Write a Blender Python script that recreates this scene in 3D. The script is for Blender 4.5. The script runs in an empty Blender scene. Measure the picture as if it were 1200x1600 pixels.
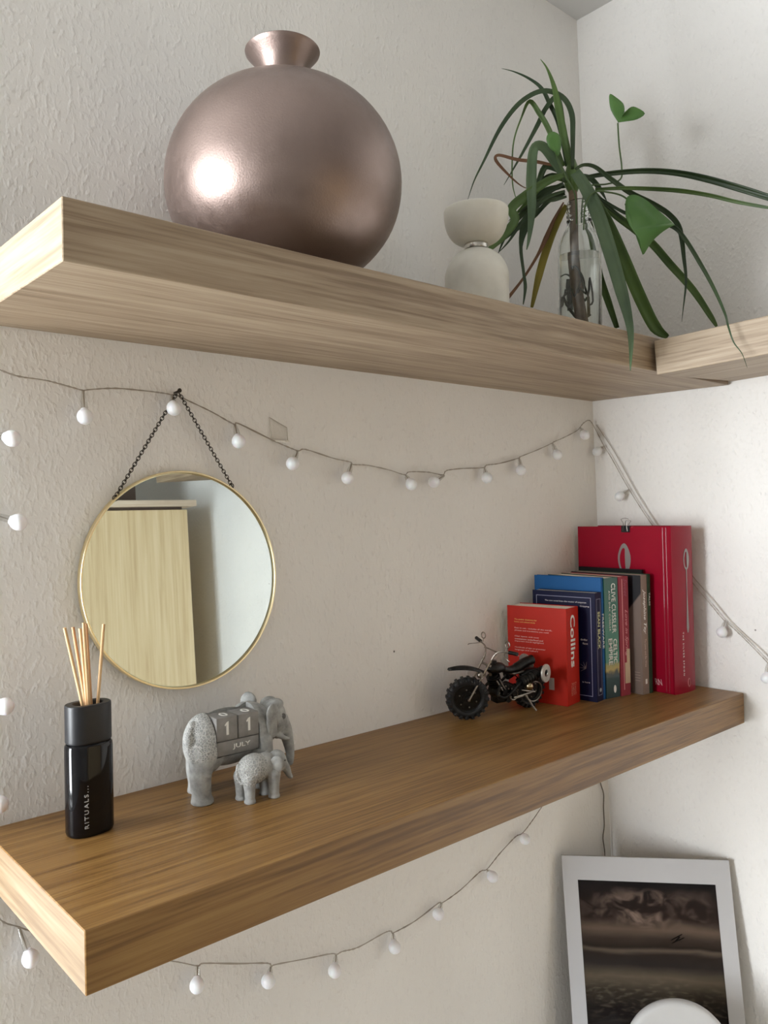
import bpy, bmesh, math, random
from mathutils import Vector, Matrix, Euler, noise
C = bpy.context.scene.collection
sc = bpy.context.scene
R = math.radians
PI = math.pi
random.seed(7)

# ------------------------------------------------------------------ camera
cam_d = bpy.data.cameras.new('camera')
cam = bpy.data.objects.new('camera', cam_d); C.objects.link(cam)
cam.location = (-1.34389, -0.85696, 0.2956)
cam.rotation_euler = (1.59748, 0.03264, -0.69359)
cam_d.sensor_fit = 'AUTO'; cam_d.sensor_width = 36.0
cam_d.lens = 1242.12 * 36.0 / 1600.0
cam_d.shift_x = 64.09 / 1600.0
cam_d.shift_y = -14.91 / 1600.0
cam_d.clip_start = 0.02
sc.camera = cam
# ------------------------------------------------------------------ daylight
W = bpy.data.worlds.new('sky'); sc.world = W; W.use_nodes = True
W.node_tree.nodes['Background'].inputs[0].default_value = (0.80, 0.88, 1.0, 1)
W.node_tree.nodes['Background'].inputs[1].default_value = 1.0
def area(name, loc, rot, sx, sy, power, col):
    l = bpy.data.lights.new(name, 'AREA'); l.shape = 'RECTANGLE'; l.size = sx; l.size_y = sy
    l.energy = power; l.color = col
    o = bpy.data.objects.new(name, l); C.objects.link(o); o.location = loc; o.rotation_euler = rot
    return o
# window opening in the left wall, beside and beyond the end of the projecting back wall
WX, WY0, WY1, WZ0, WZ1 = -2.6, -0.17, 0.62, -0.62, 0.86
area('window_daylight', (WX-0.16, (WY0+WY1)/2, (WZ0+WZ1)/2), (0, R(-90), 0), WZ1-WZ0, WY1-WY0, 139, (0.945, 0.985, 1.02))
sc.view_settings.view_transform = 'Standard'; sc.view_settings.look = 'None'
sc.view_settings.exposure = 0.0; sc.view_settings.gamma = 1.0
sc.view_settings.use_curve_mapping = False
try:
    sc.cycles.max_bounces = 16; sc.cycles.diffuse_bounces = 8; sc.cycles.transparent_max_bounces = 16
    sc.cycles.transmission_bounces = 12; sc.cycles.use_denoising = True; sc.cycles.sample_clamp_indirect = 8
except Exception: pass

# ------------------------------------------------------------------ mesh builder
class MB:
    def __init__(s): s.v=[]; s.f=[]; s.m=[]
    def add(s, vs, fs, mi=0, M=None):
        o=len(s.v)
        s.v += [tuple((M @ Vector(v)) if M else v) for v in vs]
        s.f += [tuple(i+o for i in f) for f in fs]; s.m += [mi]*len(fs)
        return s
    def box(s, a, b, bev=0.0, mi=0, M=None, seg=2):
        bm=bmesh.new(); bmesh.ops.create_cube(bm, size=1)
        for v in bm.verts:
            v.co = Vector([(a[i]+b[i])/2 + v.co[i]*(b[i]-a[i]) for i in range(3)])
        if bev: bmesh.ops.bevel(bm, geom=bm.edges[:], offset=bev, segments=seg, affect='EDGES', profile=0.5)
        return s.bm(bm, mi, M)
    def bm(s, bm, mi=0, M=None):
        bm.verts.index_update()
        s.add([v.co.copy() for v in bm.verts], [[v.index for v in f.verts] for f in bm.faces], mi, M); bm.free(); return s
    def lathe(s, prof, seg=48, M=None, mi=0, sec=None):
        vs=[]; fs=[]
        n=len(prof)
        for r,z in prof:
            for k in range(seg):
                a=2*PI*k/seg
                if sec: x,y=sec(a); vs.append((r*x,r*y,z))
                else: vs.append((r*math.cos(a), r*math.sin(a), z))
        for i in range(n-1):
            for k in range(seg):
                k2=(k+1)%seg
                fs.append((i*seg+k,i*seg+k2,(i+1)*seg+k2,(i+1)*seg+k))
        if prof[0][0]>1e-6: fs.append(tuple(range(seg-1,-1,-1))) if False else None
        fs=[f for f in fs if f]
        return s.add(vs,fs,mi,M)
    def tube(s, pts, rad, seg=8, cap=True, closed=False, M=None, mi=0):
        P=[Vector(p) for p in pts]; n=len(P)
        rr=rad if isinstance(rad,(list,tuple)) else [rad]*n
        T=[]
        for i in range(n):
            a=P[i-1] if (i>0 or closed) else P[i]; b=P[(i+1)%n] if (i<n-1 or closed) else P[i]
            t=(b-a); T.append(t.normalized() if t.length>1e-9 else Vector((0,0,1)))
        N=T[0].orthogonal().normalized(); vs=[]; fs=[]
        for i in range(n):
            if i>0:
                q=T[i-1].rotation_difference(T[i]); N=(q@N); N=(N-T[i]*N.dot(T[i])).normalized()
            Bn=T[i].cross(N)
            for k in range(seg):
                a=2*PI*k/seg
                vs.append(P[i]+(N*math.cos(a)+Bn*math.sin(a))*rr[i])
        for i in range(n if closed else n-1):
            j=(i+1)%n
            for k in range(seg):
                k2=(k+1)%seg
                fs.append((i*seg+k,i*seg+k2,j*seg+k2,j*seg+k))
        if cap and not closed:
            fs.append(tuple(range(seg-1,-1,-1))); fs.append(tuple((n-1)*seg+k for k in range(seg)))
        return s.add(vs,fs,mi,M)
    def ball(s, c, r, seg=20, rings=12, M=None, mi=0, rot=None):
        r3=r if isinstance(r,(list,tuple)) else (r,r,r)
        vs=[];fs=[]
        Q=Euler(rot).to_matrix() if rot else None
        for i in range(rings+1):
            p=-PI/2+PI*i/rings
            for k in range(seg):
                a=2*PI*k/seg
                v=Vector((r3[0]*math.cos(p)*math.cos(a), r3[1]*math.cos(p)*math.sin(a), r3[2]*math.sin(p)))
                if Q: v=Q@v
                vs.append(v+Vector(c))
        for i in range(rings):
            for k in range(seg):
                k2=(k+1)%seg
                fs.append((i*seg+k,i*seg+k2,(i+1)*seg+k2,(i+1)*seg+k))
        return s.add(vs,fs,mi,M)
    def torus(s, c, R0, r, seg=32, ms=10, M=None, mi=0, axis='z'):
        pts=[]
        for k in range(seg):
            a=2*PI*k/seg; x,y=R0*math.cos(a),R0*math.sin(a)
            p={'z':(x,y,0),'y':(x,0,y),'x':(0,x,y)}[axis]
            pts.append(Vector(c)+Vector(p))
        return s.tube(pts,r,ms,closed=True,M=M,mi=mi)
    def cyl(s, a, b, r, seg=20, r2=None, M=None, mi=0):
        return s.tube([a,b],[r,r if r2 is None else r2],seg,M=M,mi=mi)
    def prism(s, outline, h, M=None, mi=0):      # outline in xy, extruded along z
        n=len(outline)
        vs=[(x,y,0) for x,y in outline]+[(x,y,h) for x,y in outline]
        fs=[tuple(range(n-1,-1,-1)),tuple(range(n,2*n))]+[(i,(i+1)%n,n+(i+1)%n,n+i) for i in range(n)]
        return s.add(vs,fs,mi,M)
    def mesh(s, name, mats, smooth=40):
        me=bpy.data.meshes.new(name); me.from_pydata([tuple(v) for v in s.v],[],s.f)
        bm=bmesh.new(); bm.from_mesh(me)
        bmesh.ops.remove_doubles(bm, verts=bm.verts, dist=1e-6)
        bmesh.ops.recalc_face_normals(bm, faces=bm.faces); bm.to_mesh(me); bm.free()
        if not isinstance(mats,(list,tuple)): mats=[mats]
        for m in mats: me.materials.append(m)
        if len(mats)>1 and len(me.polygons)==len(s.m): me.polygons.foreach_set('material_index', s.m)
        if smooth:
            me.polygons.foreach_set('use_smooth',[True]*len(me.polygons)); me.set_sharp_from_angle(angle=R(smooth))
        me.update(); return me
    def obj(s, name, mats, parent=None, smooth=40, loc=None, rot=None, mx=None):
        return link(name, s.mesh(name,mats,smooth), parent, loc, rot, mx)
def link(name, me, parent=None, loc=None, rot=None, mx=None):
    o=bpy.data.objects.new(name, me); C.objects.link(o)
    if parent: o.parent=parent
    if mx is not None: o.matrix_local=mx
    if loc is not None: o.location=loc
    if rot is not None: o.rotation_euler=rot
    return o
def tag(o,label=None,cat=None,group=None,kind=None):
    if label: o['label']=label
    if cat: o['category']=cat
    if group: o['group']=group
    if kind: o['kind']=kind
    return o
def thing(name,label,cat,loc=(0,0,0),rot=(0,0,0),group=None):
    o=bpy.data.objects.new(name,None); C.objects.link(o); o.empty_display_size=.02
    o.location=loc; o.rotation_euler=rot
    return tag(o,label,cat,group)
def dup(o, parent=None):
    c=o.copy(); C.objects.link(c)
    if parent: c.parent=parent
    for ch in list(o.children): dup(ch,c)
    return c
def evaluated(o):
    dg=bpy.context.evaluated_depsgraph_get(); dg.update()
    return bpy.data.meshes.new_from_object(o.evaluated_get(dg))
def drop(o): bpy.data.objects.remove(o)
def text_mesh(name,body,w=None,h=None,depth=.0002,bold=0.0,shear=0.0,align='CENTER',spacing=1.0,line=1.0):
    """lettering in the xy plane, centred, scaled to width w and/or height h"""
    cu=bpy.data.curves.new(name,'FONT'); cu.body=body; cu.size=1; cu.align_x=align; cu.offset=bold; cu.shear=shear
    cu.space_character=spacing; cu.space_line=line; cu.resolution_u=3
    o=bpy.data.objects.new(name,cu); C.objects.link(o)
    me=evaluated(o); drop(o)
    xs=[v.co.x for v in me.vertices]; ys=[v.co.y for v in me.vertices]
    x0,x1,y0,y1=min(xs),max(xs),min(ys),max(ys)
    sx=(w/(x1-x0)) if w else None; sy=(h/(y1-y0)) if h else None
    sx=sx or sy; sy=sy or sx
    for v in me.vertices:
        v.co=((v.co.x-(x0+x1)/2)*sx,(v.co.y-(y0+y1)/2)*sy,0)
    bm=bmesh.new(); bm.from_mesh(me)
    r=bmesh.ops.extrude_face_region(bm,geom=bm.faces[:])
    for g in r['geom']:
        if isinstance(g,bmesh.types.BMVert): g.co.z+=depth
    bmesh.ops.recalc_face_normals(bm,faces=bm.faces); bm.to_mesh(me); bm.free()
    return me
def lettering(parent,body,mx,m,**k):
    me=text_mesh('lettering',body,**k); me.materials.clear(); me.materials.append(m)
    return link('lettering',me,parent,mx=mx)

# ------------------------------------------------------------------ materials
MAT={}
def nt(name):
    m=bpy.data.materials.new(name); m.use_nodes=True; MAT[name]=m
    return m, m.node_tree, m.node_tree.nodes['Principled BSDF']
def N(t,typ,**k):
    n=t.nodes.new(typ)
    for a,b in k.items():
        if a in n.inputs: n.inputs[a].default_value=b
        else: setattr(n,a,b)
    return n
def ramp(t,stops,fac):
    n=t.nodes.new('ShaderNodeValToRGB'); e=n.color_ramp.elements
    while len(e)<len(stops): e.new(.5)
    for q,(p,c) in zip(e,stops): q.position=p; q.color=(*c,1) if len(c)==3 else c
    t.links.new(fac,n.inputs[0]); return n
def coords(t,scale=(1,1,1),rot=(0,0,0),loc=(0,0,0)):
    tc=t.nodes.new('ShaderNodeTexCoord'); mp=t.nodes.new('ShaderNodeMapping')
    mp.inputs['Scale'].default_value=scale; mp.inputs['Rotation'].default_value=rot; mp.inputs['Location'].default_value=loc
    t.links.new(tc.outputs['Object'],mp.inputs[0]); return mp.outputs[0]
def bump(t,bs,height,strength,dist):
    b=t.nodes.new('ShaderNodeBump'); b.inputs['Strength'].default_value=strength; b.inputs['Distance'].default_value=dist
    t.links.new(height,b.inputs['Height']); t.links.new(b.outputs[0],bs.inputs['Normal']); return b
def plain(name,col,rough=.5,metal=0.0,var=.06,scale=60,bmp=0.0,coat=0.0,spec=.5):
    m,t,bs=nt(name)
    bs.inputs['Roughness'].default_value=rough; bs.inputs['Metallic'].default_value=metal
    bs.inputs['Coat Weight'].default_value=coat; bs.inputs['Specular IOR Level'].default_value=spec
    v=coords(t); nz=N(t,'ShaderNodeTexNoise',Scale=scale,Detail=4.0); t.links.new(v,nz.inputs['Vector'])
    r=ramp(t,[(.3,[c*(1-var) for c in col]),(.7,[min(1,c*(1+var)) for c in col])],nz.outputs['Fac'])
    t.links.new(r.outputs[0],bs.inputs['Base Color'])
    if bmp: bump(t,bs,nz.outputs['Fac'],bmp,.001)
    return m
def wood(name,dark,mid,light,axis='x',rough=.45,sc=1.0,coat=0.0,strong=1.0):
    m,t,bs=nt(name)
    s={'x':(3.2*sc,110*sc,110*sc),'y':(110*sc,3.2*sc,110*sc),'z':(110*sc,110*sc,3.2*sc)}[axis]
    v=coords(t,s); n1=N(t,'ShaderNodeTexNoise',Scale=1.0,Detail=6.0,Roughness=.62,Distortion=.35); t.links.new(v,n1.inputs['Vector'])
    s2={'x':(11*sc,330*sc,330*sc),'y':(330*sc,11*sc,330*sc),'z':(330*sc,330*sc,11*sc)}[axis]
    v2=coords(t,s2); n2=N(t,'ShaderNodeTexNoise',Scale=1.0,Detail=3.0,Roughness=.5); t.links.new(v2,n2.inputs['Vector'])
    s3={'x':(.9*sc,9*sc,9*sc),'y':(9*sc,.9*sc,9*sc),'z':(9*sc,9*sc,.9*sc)}[axis]
    v3=coords(t,s3); n3=N(t,'ShaderNodeTexNoise',Scale=1.0,Detail=2.0); t.links.new(v3,n3.inputs['Vector'])
    a=N(t,'ShaderNodeMath',operation='MULTIPLY_ADD'); a.inputs[1].default_value=.55; t.links.new(n1.outputs['Fac'],a.inputs[0])
    b=N(t,'ShaderNodeMath',operation='MULTIPLY'); b.inputs[1].default_value=.42; t.links.new(n2.outputs['Fac'],b.inputs[0]); t.links.new(b.outputs[0],a.inputs[2])
    c=N(t,'ShaderNodeMath',operation='MULTIPLY_ADD'); c.inputs[1].default_value=.25; t.links.new(n3.outputs['Fac'],c.inputs[0]); t.links.new(a.outputs[0],c.inputs[2])
    w=.13/strong
    r=ramp(t,[(.61-w,dark),(.61,mid),(.61+w,light)],c.outputs[0])
    t.links.new(r.outputs[0],bs.inputs['Base Color'])
    bs.inputs['Roughness'].default_value=rough; bs.inputs['Coat Weight'].default_value=coat
    bump(t,bs,c.outputs[0],.12,.0006)
    return m
def roughcast(name,col,strength=.55,scale=1.0):
    m,t,bs=nt(name)
    bs.inputs['Roughness'].default_value=.85; bs.inputs['Specular IOR Level'].default_value=.25
    v=coords(t)
    nw=N(t,'ShaderNodeTexNoise',Scale=40*scale,Detail=2.0); t.links.new(v,nw.inputs['Vector'])
    mixv=N(t,'ShaderNodeVectorMath',operation='MULTIPLY_ADD'); mixv.inputs[1].default_value=(.012,.012,.012)
    t.links.new(nw.outputs['Color'],mixv.inputs[0]); t.links.new(v,mixv.inputs[2])
    mixv.inputs[1].default_value=(.004,.004,.004)
    mp=t.nodes.new('ShaderNodeMapping'); mp.inputs['Scale'].default_value=(1.25,1.25,.75); t.links.new(mixv.outputs[0],mp.inputs[0])
    n1=N(t,'ShaderNodeTexNoise',Scale=150*scale,Detail=1.5,Roughness=.4); t.links.new(mp.outputs[0],n1.inputs['Vector'])
    r1=ramp(t,[(.46,(0,0,0)),(.60,(.25,.25,.25)),(.80,(1,1,1))],n1.outputs['Fac']); r1.color_ramp.interpolation='EASE'
    n2=N(t,'ShaderNodeTexNoise',Scale=330*scale,Detail=3.0); t.links.new(v,n2.inputs['Vector'])
    h=N(t,'ShaderNodeMath',operation='MULTIPLY_ADD'); h.inputs[1].default_value=.16
    t.links.new(n2.outputs['Fac'],h.inputs[0]); t.links.new(r1.outputs[0],h.inputs[2])
    bump(t,bs,h.outputs[0],strength,.0026)
    n3=N(t,'ShaderNodeTexNoise',Scale=5.0,Detail=4.0); t.links.new(v,n3.inputs['Vector'])
    rc=ramp(t,[(.35,[c*.975 for c in col]),(.65,[min(1,c*1.02) for c in col])],n3.outputs['Fac'])
    # sparse dark pin marks
    vo=N(t,'ShaderNodeTexVoronoi',Scale=9.0,Randomness=1.0); t.links.new(v,vo.inputs['Vector'])
    rp=ramp(t,[(.016,(1,1,1)),(.022,(0,0,0))],vo.outputs['Distance'])
    mx=N(t,'ShaderNodeMix',data_type='RGBA'); t.links.new(rp.outputs[0],mx.inputs['Factor'])
    t.links.new(rc.outputs[0],mx.inputs['A']); mx.inputs['B'].default_value=(.10,.085,.07,1)
    t.links.new(mx.outputs['Result'],bs.inputs['Base Color'])
    return m
def glass(name,col=(1,1,1),ior=1.45,rough=0.0):
    m,t,bs=nt(name)
    bs.inputs['Base Color'].default_value=(*col,1); bs.inputs['Transmission Weight'].default_value=1; bs.inputs['IOR'].default_value=ior
    bs.inputs['Roughness'].default_value=rough; return m
def film(name,gloss=.08,rough=.08,tint=(1,1,1)):
    """thin clear sheet: mostly see-through with a mirror-like sheen"""
    m,t,bs=nt(name); t.nodes.remove(bs)
    tr=N(t,'ShaderNodeBsdfTransparent'); tr.inputs[0].default_value=(*tint,1); gl=N(t,'ShaderNodeBsdfGlossy'); gl.inputs['Roughness'].default_value=rough
    fr=N(t,'ShaderNodeLayerWeight'); pw=N(t,'ShaderNodeMath',operation='POWER'); pw.inputs[1].default_value=3.0
    t.links.new(fr.outputs['Facing'],pw.inputs[0]); ad=N(t,'ShaderNodeMath',operation='MULTIPLY_ADD'); ad.inputs[1].default_value=.8; ad.inputs[2].default_value=gloss
    t.links.new(pw.outputs[0],ad.inputs[0])
    mx=t.nodes.new('ShaderNodeMixShader'); t.links.new(ad.outputs[0],mx.inputs[0]); t.links.new(tr.outputs[0],mx.inputs[1]); t.links.new(gl.outputs[0],mx.inputs[2])
    t.links.new(mx.outputs[0],t.nodes['Material Output'].inputs[0]); return m

# ------------------------------------------------------------------ measured coordinates (half millimetres)
S=0.0005
WIRE_UP=[[-2203,-14,945],[-2180,-14,931],[-2142,-14,921],[-2089,-14,918],[-2048,-14,911],[-2007,-14,903],[-1997,-14,905],[-1931,-14,914],[-1853,-14,914],[-1807,-14,912],[-1791,-14,910],[-1779,-14,911],[-1754,-14,902],[-1684,-14,877],[-1619,-14,849],[-1606,-14,852],[-1495,-14,811],[-1430,-14,791],[-1417,-14,790],[-1396,-14,794],[-1303,-14,773],[-1241,-14,764],[-1230,-14,757],[-1174,-14,756],[-1087,-14,743],[-1030,-14,731],[-1008,-14,740],[-926,-14,740],[-864,-14,733],[-845,-14,747],[-764,-14,755],[-670,-14,759],[-654,-14,768],[-588,-14,775],[-488,-14,795],[-470,-14,802],[-375,-14,828],[-295,-14,853],[-275,-14,861],[-220,-14,877],[-138,-14,905],[-112,-14,920],[-86,-14,939],[-47,-14,951],[-14,-13,926],[-13,-50,851],[-12,-77,806],[-11,-113,738],[-10,-144,682],[-9,-183,617],[-8,-218,563],[-7,-274,482],[-5,-334,388],[-4,-381,328],[-3,-426,273],[-2,-463,228],[-1,-483,212],[0,-523,175],[1,-571,127],[2,-599,97],[3,-627,72]]
WIRE_UP2=[[-8,-18,935],[-6,-88,826],[-4,-163,683],[-2,-222,583],[0,-283,493],[1,-347,392],[3,-396,330],[4,-441,276],[5,-485,222],[6,-530,179],[7,-579,136],[9,-625,91]]
WIRE_LO=[[-2204,-14,900],[-2209,-14,769],[-2211,-14,638],[-2211,-14,509],[-2216,-14,380],[-2216,-14,252],[-2221,-14,126],[-2221,-14,-1],[-2221,-14,-127],[-2203,-14,-180],[-2166,-14,-208],[-2115,-14,-243],[-2048,-14,-282],[-1964,-14,-332],[-1874,-14,-379],[-1814,-14,-409],[-1763,-14,-437],[-1747,-14,-437],[-1656,-14,-472],[-1567,-14,-504],[-1556,-14,-517],[-1544,-14,-516],[-1444,-14,-538],[-1363,-14,-555],[-1346,-14,-564],[-1326,-14,-563],[-1269,-14,-572],[-1173,-14,-567],[-1146,-14,-571],[-1134,-14,-579],[-1046,-14,-575],[-950,-14,-556],[-934,-14,-561],[-850,-14,-548],[-759,-14,-521],[-725,-14,-523],[-663,-14,-494],[-579,-14,-462],[-538,-14,-459],[-484,-14,-432],[-436,-14,-404],[-341,-14,-350]]
BULB_UP=[[[-2006,-14,902],[-2011,-34,842]],[[-1791,-14,909],[-1796,-34,875]],[[-1617,-14,848],[-1620,-34,804]],[[-1424,-14,788],[-1456,-34,753]],[[-1237,-14,757],[-1269,-34,717]],[[-1025,-14,729],[-1022,-34,701]],[[-858,-14,731],[-926,-34,709]],[[-664,-14,757],[-677,-34,724]],[[-481,-14,795],[-499,-34,752]],[[-287,-14,854],[-288,-34,811]],[[-112,-14,920],[-111,-34,890]],[[-13,-50,851],[-31,-31,831]],[[-10,-144,682],[-29,-115,658]],[[-1,-469,224],[-20,-465,187]],[[2,-599,97],[-16,-600,51]]]
BULB_LO=[[[-1763,-14,-437],[-1777,-34,-469]],[[-1558,-14,-518],[-1580,-34,-535]],[[-1348,-14,-565],[-1370,-34,-590]],[[-1139,-14,-579],[-1152,-34,-607]],[[-937,-14,-562],[-973,-34,-574]],[[-725,-14,-525],[-722,-34,-542]],[[-538,-14,-461],[-554,-34,-470]],[[-2166,-14,-210],[-2151,-34,-269]],[[-2201,-14,798],[-2165,-34,788]],[[-2204,-14,634],[-2156,-34,616]],[[-2216,-14,257],[-2190,-34,246]],[[-2222,-14,75],[-2205,-34,54]]]
CORD=[[-60,-8,-351],[-64,-8,-402],[-46,-8,-449],[-50,-8,-500],[-50,-8,-566],[-62,-8,-610],[-54,-8,-679],[-68,-8,-867]]
LEAVES=[[[[-481,-262,1697],[-504,-256,1814],[-521,-251,1905],[-534,-247,1968],[-553,-238,2022],[-570,-227,2051]],[66,120,120,74,32,7],'leaf',20],[[[-457,-231,1733],[-469,-218,1869],[-490,-198,1947],[-508,-182,1998],[-536,-156,2032],[-571,-125,2057],[-602,-97,2071]],[39,71,71,59,40,21,4],'leaf_dark',10],[[[-494,-278,1697],[-488,-279,1800],[-487,-278,1876],[-504,-262,1929],[-537,-231,1955],[-570,-200,1951],[-610,-161,1916],[-649,-119,1846],[-685,-78,1748],[-707,-52,1686],[-721,-34,1627]],[51,76,92,92,92,93,93,75,43,23,6],'leaf_dark',30],[[[-467,-249,1724],[-474,-237,1840],[-482,-224,1953],[-507,-197,1923],[-525,-174,1870],[-556,-137,1790],[-582,-106,1727],[-599,-86,1687]],[51,90,94,94,89,53,24,6],'leaf_dark',30],[[[-499,-248,1716],[-523,-216,1839],[-541,-193,1900],[-561,-172,1941],[-576,-150,1893],[-589,-126,1823],[-587,-113,1742],[-580,-108,1679],[-566,-111,1634]],[67,84,84,67,30,25,25,21,9],'leaf',10],[[[-527,-275,1652],[-570,-255,1722],[-599,-240,1756],[-623,-225,1742],[-639,-224,1642],[-648,-228,1548],[-662,-226,1464],[-674,-222,1418]],[98,147,147,146,162,129,64,13],'leaf_pale',0],[[[-513,-237,1716],[-557,-191,1736],[-601,-146,1748],[-641,-103,1768],[-646,-96,1752],[-610,-116,1707],[-577,-135,1675],[-551,-151,1662]],[33,56,61,61,58,35,16,4],'leaf_brown',40],[[[-551,-282,1662],[-598,-250,1639],[-646,-218,1602],[-694,-187,1555],[-691,-194,1513],[-732,-168,1458],[-769,-144,1422]],[77,123,153,152,137,136,91],'leaf',-10],[[[-534,-269,1644],[-583,-227,1609],[-625,-190,1565],[-668,-152,1503],[-695,-127,1427]],[55,100,100,66,6],'leaf_dark',-20],[[[-547,-282,1612],[-596,-247,1590],[-635,-218,1549],[-666,-196,1509],[-698,-174,1454],[-727,-152,1417]],[40,71,72,68,32,4],'leaf_dark',-20],[[[-507,-240,1651],[-554,-207,1632],[-583,-187,1585],[-610,-171,1519],[-625,-164,1453],[-625,-171,1368],[-625,-175,1321],[-635,-172,1265]],[74,111,184,147,55,46,55,15],'leaf_dark',0],[[[-500,-244,1600],[-522,-218,1542],[-538,-199,1489],[-557,-177,1435],[-589,-141,1364],[-626,-102,1300]],[25,58,84,50,42,59],'leaf_brown',10],[[[-476,-238,1598],[-501,-208,1531],[-519,-185,1459],[-534,-163,1377],[-548,-140,1276]],[78,131,131,118,46],'leaf_yellow',0],[[[-557,-328,1653],[-551,-361,1589],[-554,-399,1496],[-566,-439,1377],[-584,-482,1242],[-600,-510,1150],[-638,-537,1081],[-652,-539,991]],[143,182,200,196,173,114,74,9],'leaf_pale',5],[[[-523,-330,1634],[-480,-382,1500],[-452,-418,1378],[-426,-455,1248],[-403,-485,1157],[-379,-510,1126]],[99,176,195,194,174,58],'leaf',20],[[[-457,-331,1586],[-422,-383,1421],[-396,-421,1297],[-376,-453,1194],[-353,-480,1142]],[68,122,135,121,67],'leaf_dark',0],[[[-380,-240,1634],[-345,-255,1483],[-334,-256,1398],[-306,-270,1302],[-280,-283,1214]],[62,124,125,112,75],'leaf',0],[[[-484,-311,1660],[-454,-373,1658],[-412,-465,1645],[-375,-546,1621],[-341,-625,1583],[-308,-709,1532],[-280,-787,1481]],[55,76,85,94,103,101,89],'leaf_dark',30],[[[-474,-343,1614],[-443,-423,1598],[-414,-501,1576],[-388,-577,1550],[-364,-650,1517],[-344,-722,1477],[-323,-802,1438]],[43,57,63,69,61,53,39],'leaf',30],[[[-540,-317,1670],[-521,-336,1682],[-495,-359,1674],[-464,-388,1637],[-420,-429,1588],[-370,-475,1549],[-333,-510,1510],[-312,-529,1463],[-309,-536,1372],[-309,-539,1300],[-322,-532,1211],[-327,-529,1175]],[44,51,60,73,80,80,80,79,56,37,14,5],'leaf_dark',10],[[[-428,-304,1634],[-385,-346,1560],[-334,-394,1500],[-297,-430,1451],[-260,-466,1383],[-212,-513,1296],[-177,-548,1210],[-165,-560,1176]],[60,108,120,120,119,107,83,36],'leaf',10],[[[-475,-343,1596],[-424,-409,1531],[-374,-475,1494],[-345,-524,1467],[-377,-574,1410],[-404,-627,1321],[-432,-678,1227],[-468,-723,1137],[-526,-756,1087],[-528,-769,1041],[-527,-789,1006],[-535,-804,965]],[35,52,62,62,60,59,49,33,26,18,11,3],'leaf_dark',10],[[[-472,-219,1715],[-503,-186,1738],[-515,-164,1695],[-525,-146,1651]],[62,113,90,7],'leaf_dark',0],[[[-441,-218,1704],[-477,-189,1715],[-506,-163,1693],[-536,-137,1632]],[36,66,66,4],'leaf_dark',0],[[[-479,-236,1636],[-522,-205,1613],[-569,-170,1557],[-632,-124,1501],[-679,-89,1453]],[41,69,74,45,4],'leaf_dark',-10],[[[-544,-285,1594],[-572,-261,1586],[-600,-238,1583],[-621,-220,1579],[-663,-184,1550]],[35,63,63,58,4],'leaf_dark',0],[[[-459,-228,1667],[-498,-201,1662],[-531,-179,1638],[-564,-156,1595],[-598,-134,1552]],[41,75,75,51,4],'leaf_dark',-10],[[[-514,-272,1652],[-540,-253,1666],[-570,-230,1657],[-600,-207,1621],[-630,-183,1576],[-668,-153,1531]],[55,84,101,100,64,6],'leaf',-15],[[[-467,-298,1631],[-429,-334,1591],[-397,-363,1552],[-375,-384,1522]],[40,73,46,4],'leaf_dark',0],[[[-464,-277,1687],[-435,-300,1676],[-414,-317,1647],[-393,-333,1600]],[46,83,81,5],'leaf_dark',0],[[[-457,-257,1705],[-474,-246,1790],[-484,-240,1865],[-495,-233,1930]],[82,103,92,51],'leaf',10]]
IVY_STEM=[[[-474,-289,1522],[-470,-294,1595],[-457,-307,1640],[-411,-346,1646],[-377,-374,1660],[-373,-378,1701],[-379,-376,1765],[-382,-376,1839]],[[-577,-362,1458],[-572,-369,1537],[-549,-389,1572],[-515,-417,1569],[-489,-439,1559],[-474,-451,1546]],[[-520,-301,1507],[-523,-302,1598],[-544,-287,1653],[-564,-272,1708],[-569,-268,1735]]]
IVY_LEAF=[[[[-381,-377,1842],[-398,-364,1881],[-403,-362,1918],[-400,-365,1933],[-386,-376,1922],[-368,-390,1901],[-364,-392,1877]],[[-385,-401,1860],[-367,-416,1879],[-353,-428,1876],[-334,-443,1857],[-353,-426,1840],[-378,-405,1835],[-398,-389,1832]]],[[[-503,-459,1523],[-498,-465,1544],[-479,-480,1549],[-456,-499,1534],[-436,-515,1511],[-413,-533,1484],[-389,-552,1456]],[[-415,-564,1446],[-440,-543,1428],[-463,-523,1403],[-475,-512,1382],[-488,-500,1360],[-493,-497,1402],[-514,-482,1439],[-526,-473,1474]]],[[[-578,-274,1729],[-593,-262,1745],[-600,-258,1772],[-594,-263,1790],[-582,-273,1795]],[[-582,-273,1795],[-568,-284,1784],[-564,-287,1753],[-567,-283,1729],[-572,-278,1716]]]]
HOOK=[[-1505,-8,875],[-1450,-8,851],[-1448,-8,814],[-1501,-8,815]]
NAIL=[-1781,-12,916]

# ------------------------------------------------------------------ palette
WALL=roughcast('roughcast_white',(.84,.825,.80),.45)
WALLS=plain('smooth_plaster',(.76,.75,.73),.9,var=.02,scale=4)
CEIL=plain('ceiling_paint',(.60,.595,.58),.9,var=.02,scale=4)
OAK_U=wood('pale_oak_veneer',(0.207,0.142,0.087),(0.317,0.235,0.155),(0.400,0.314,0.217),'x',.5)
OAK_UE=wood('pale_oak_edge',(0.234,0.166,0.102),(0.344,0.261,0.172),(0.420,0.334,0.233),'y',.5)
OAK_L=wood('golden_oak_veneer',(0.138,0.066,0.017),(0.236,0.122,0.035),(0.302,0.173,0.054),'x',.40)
OAK_LE=wood('golden_oak_edge_lit',(0.164,0.104,0.054),(0.238,0.164,0.092),(0.298,0.218,0.134),'y',.45)  # same oak, paler: overexposed window light on the end put into the colour
BIRCH=wood('birch_veneer',(0.555,0.409,0.223),(0.661,0.509,0.297),(0.727,0.582,0.359),'z',.45,.5)
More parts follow.
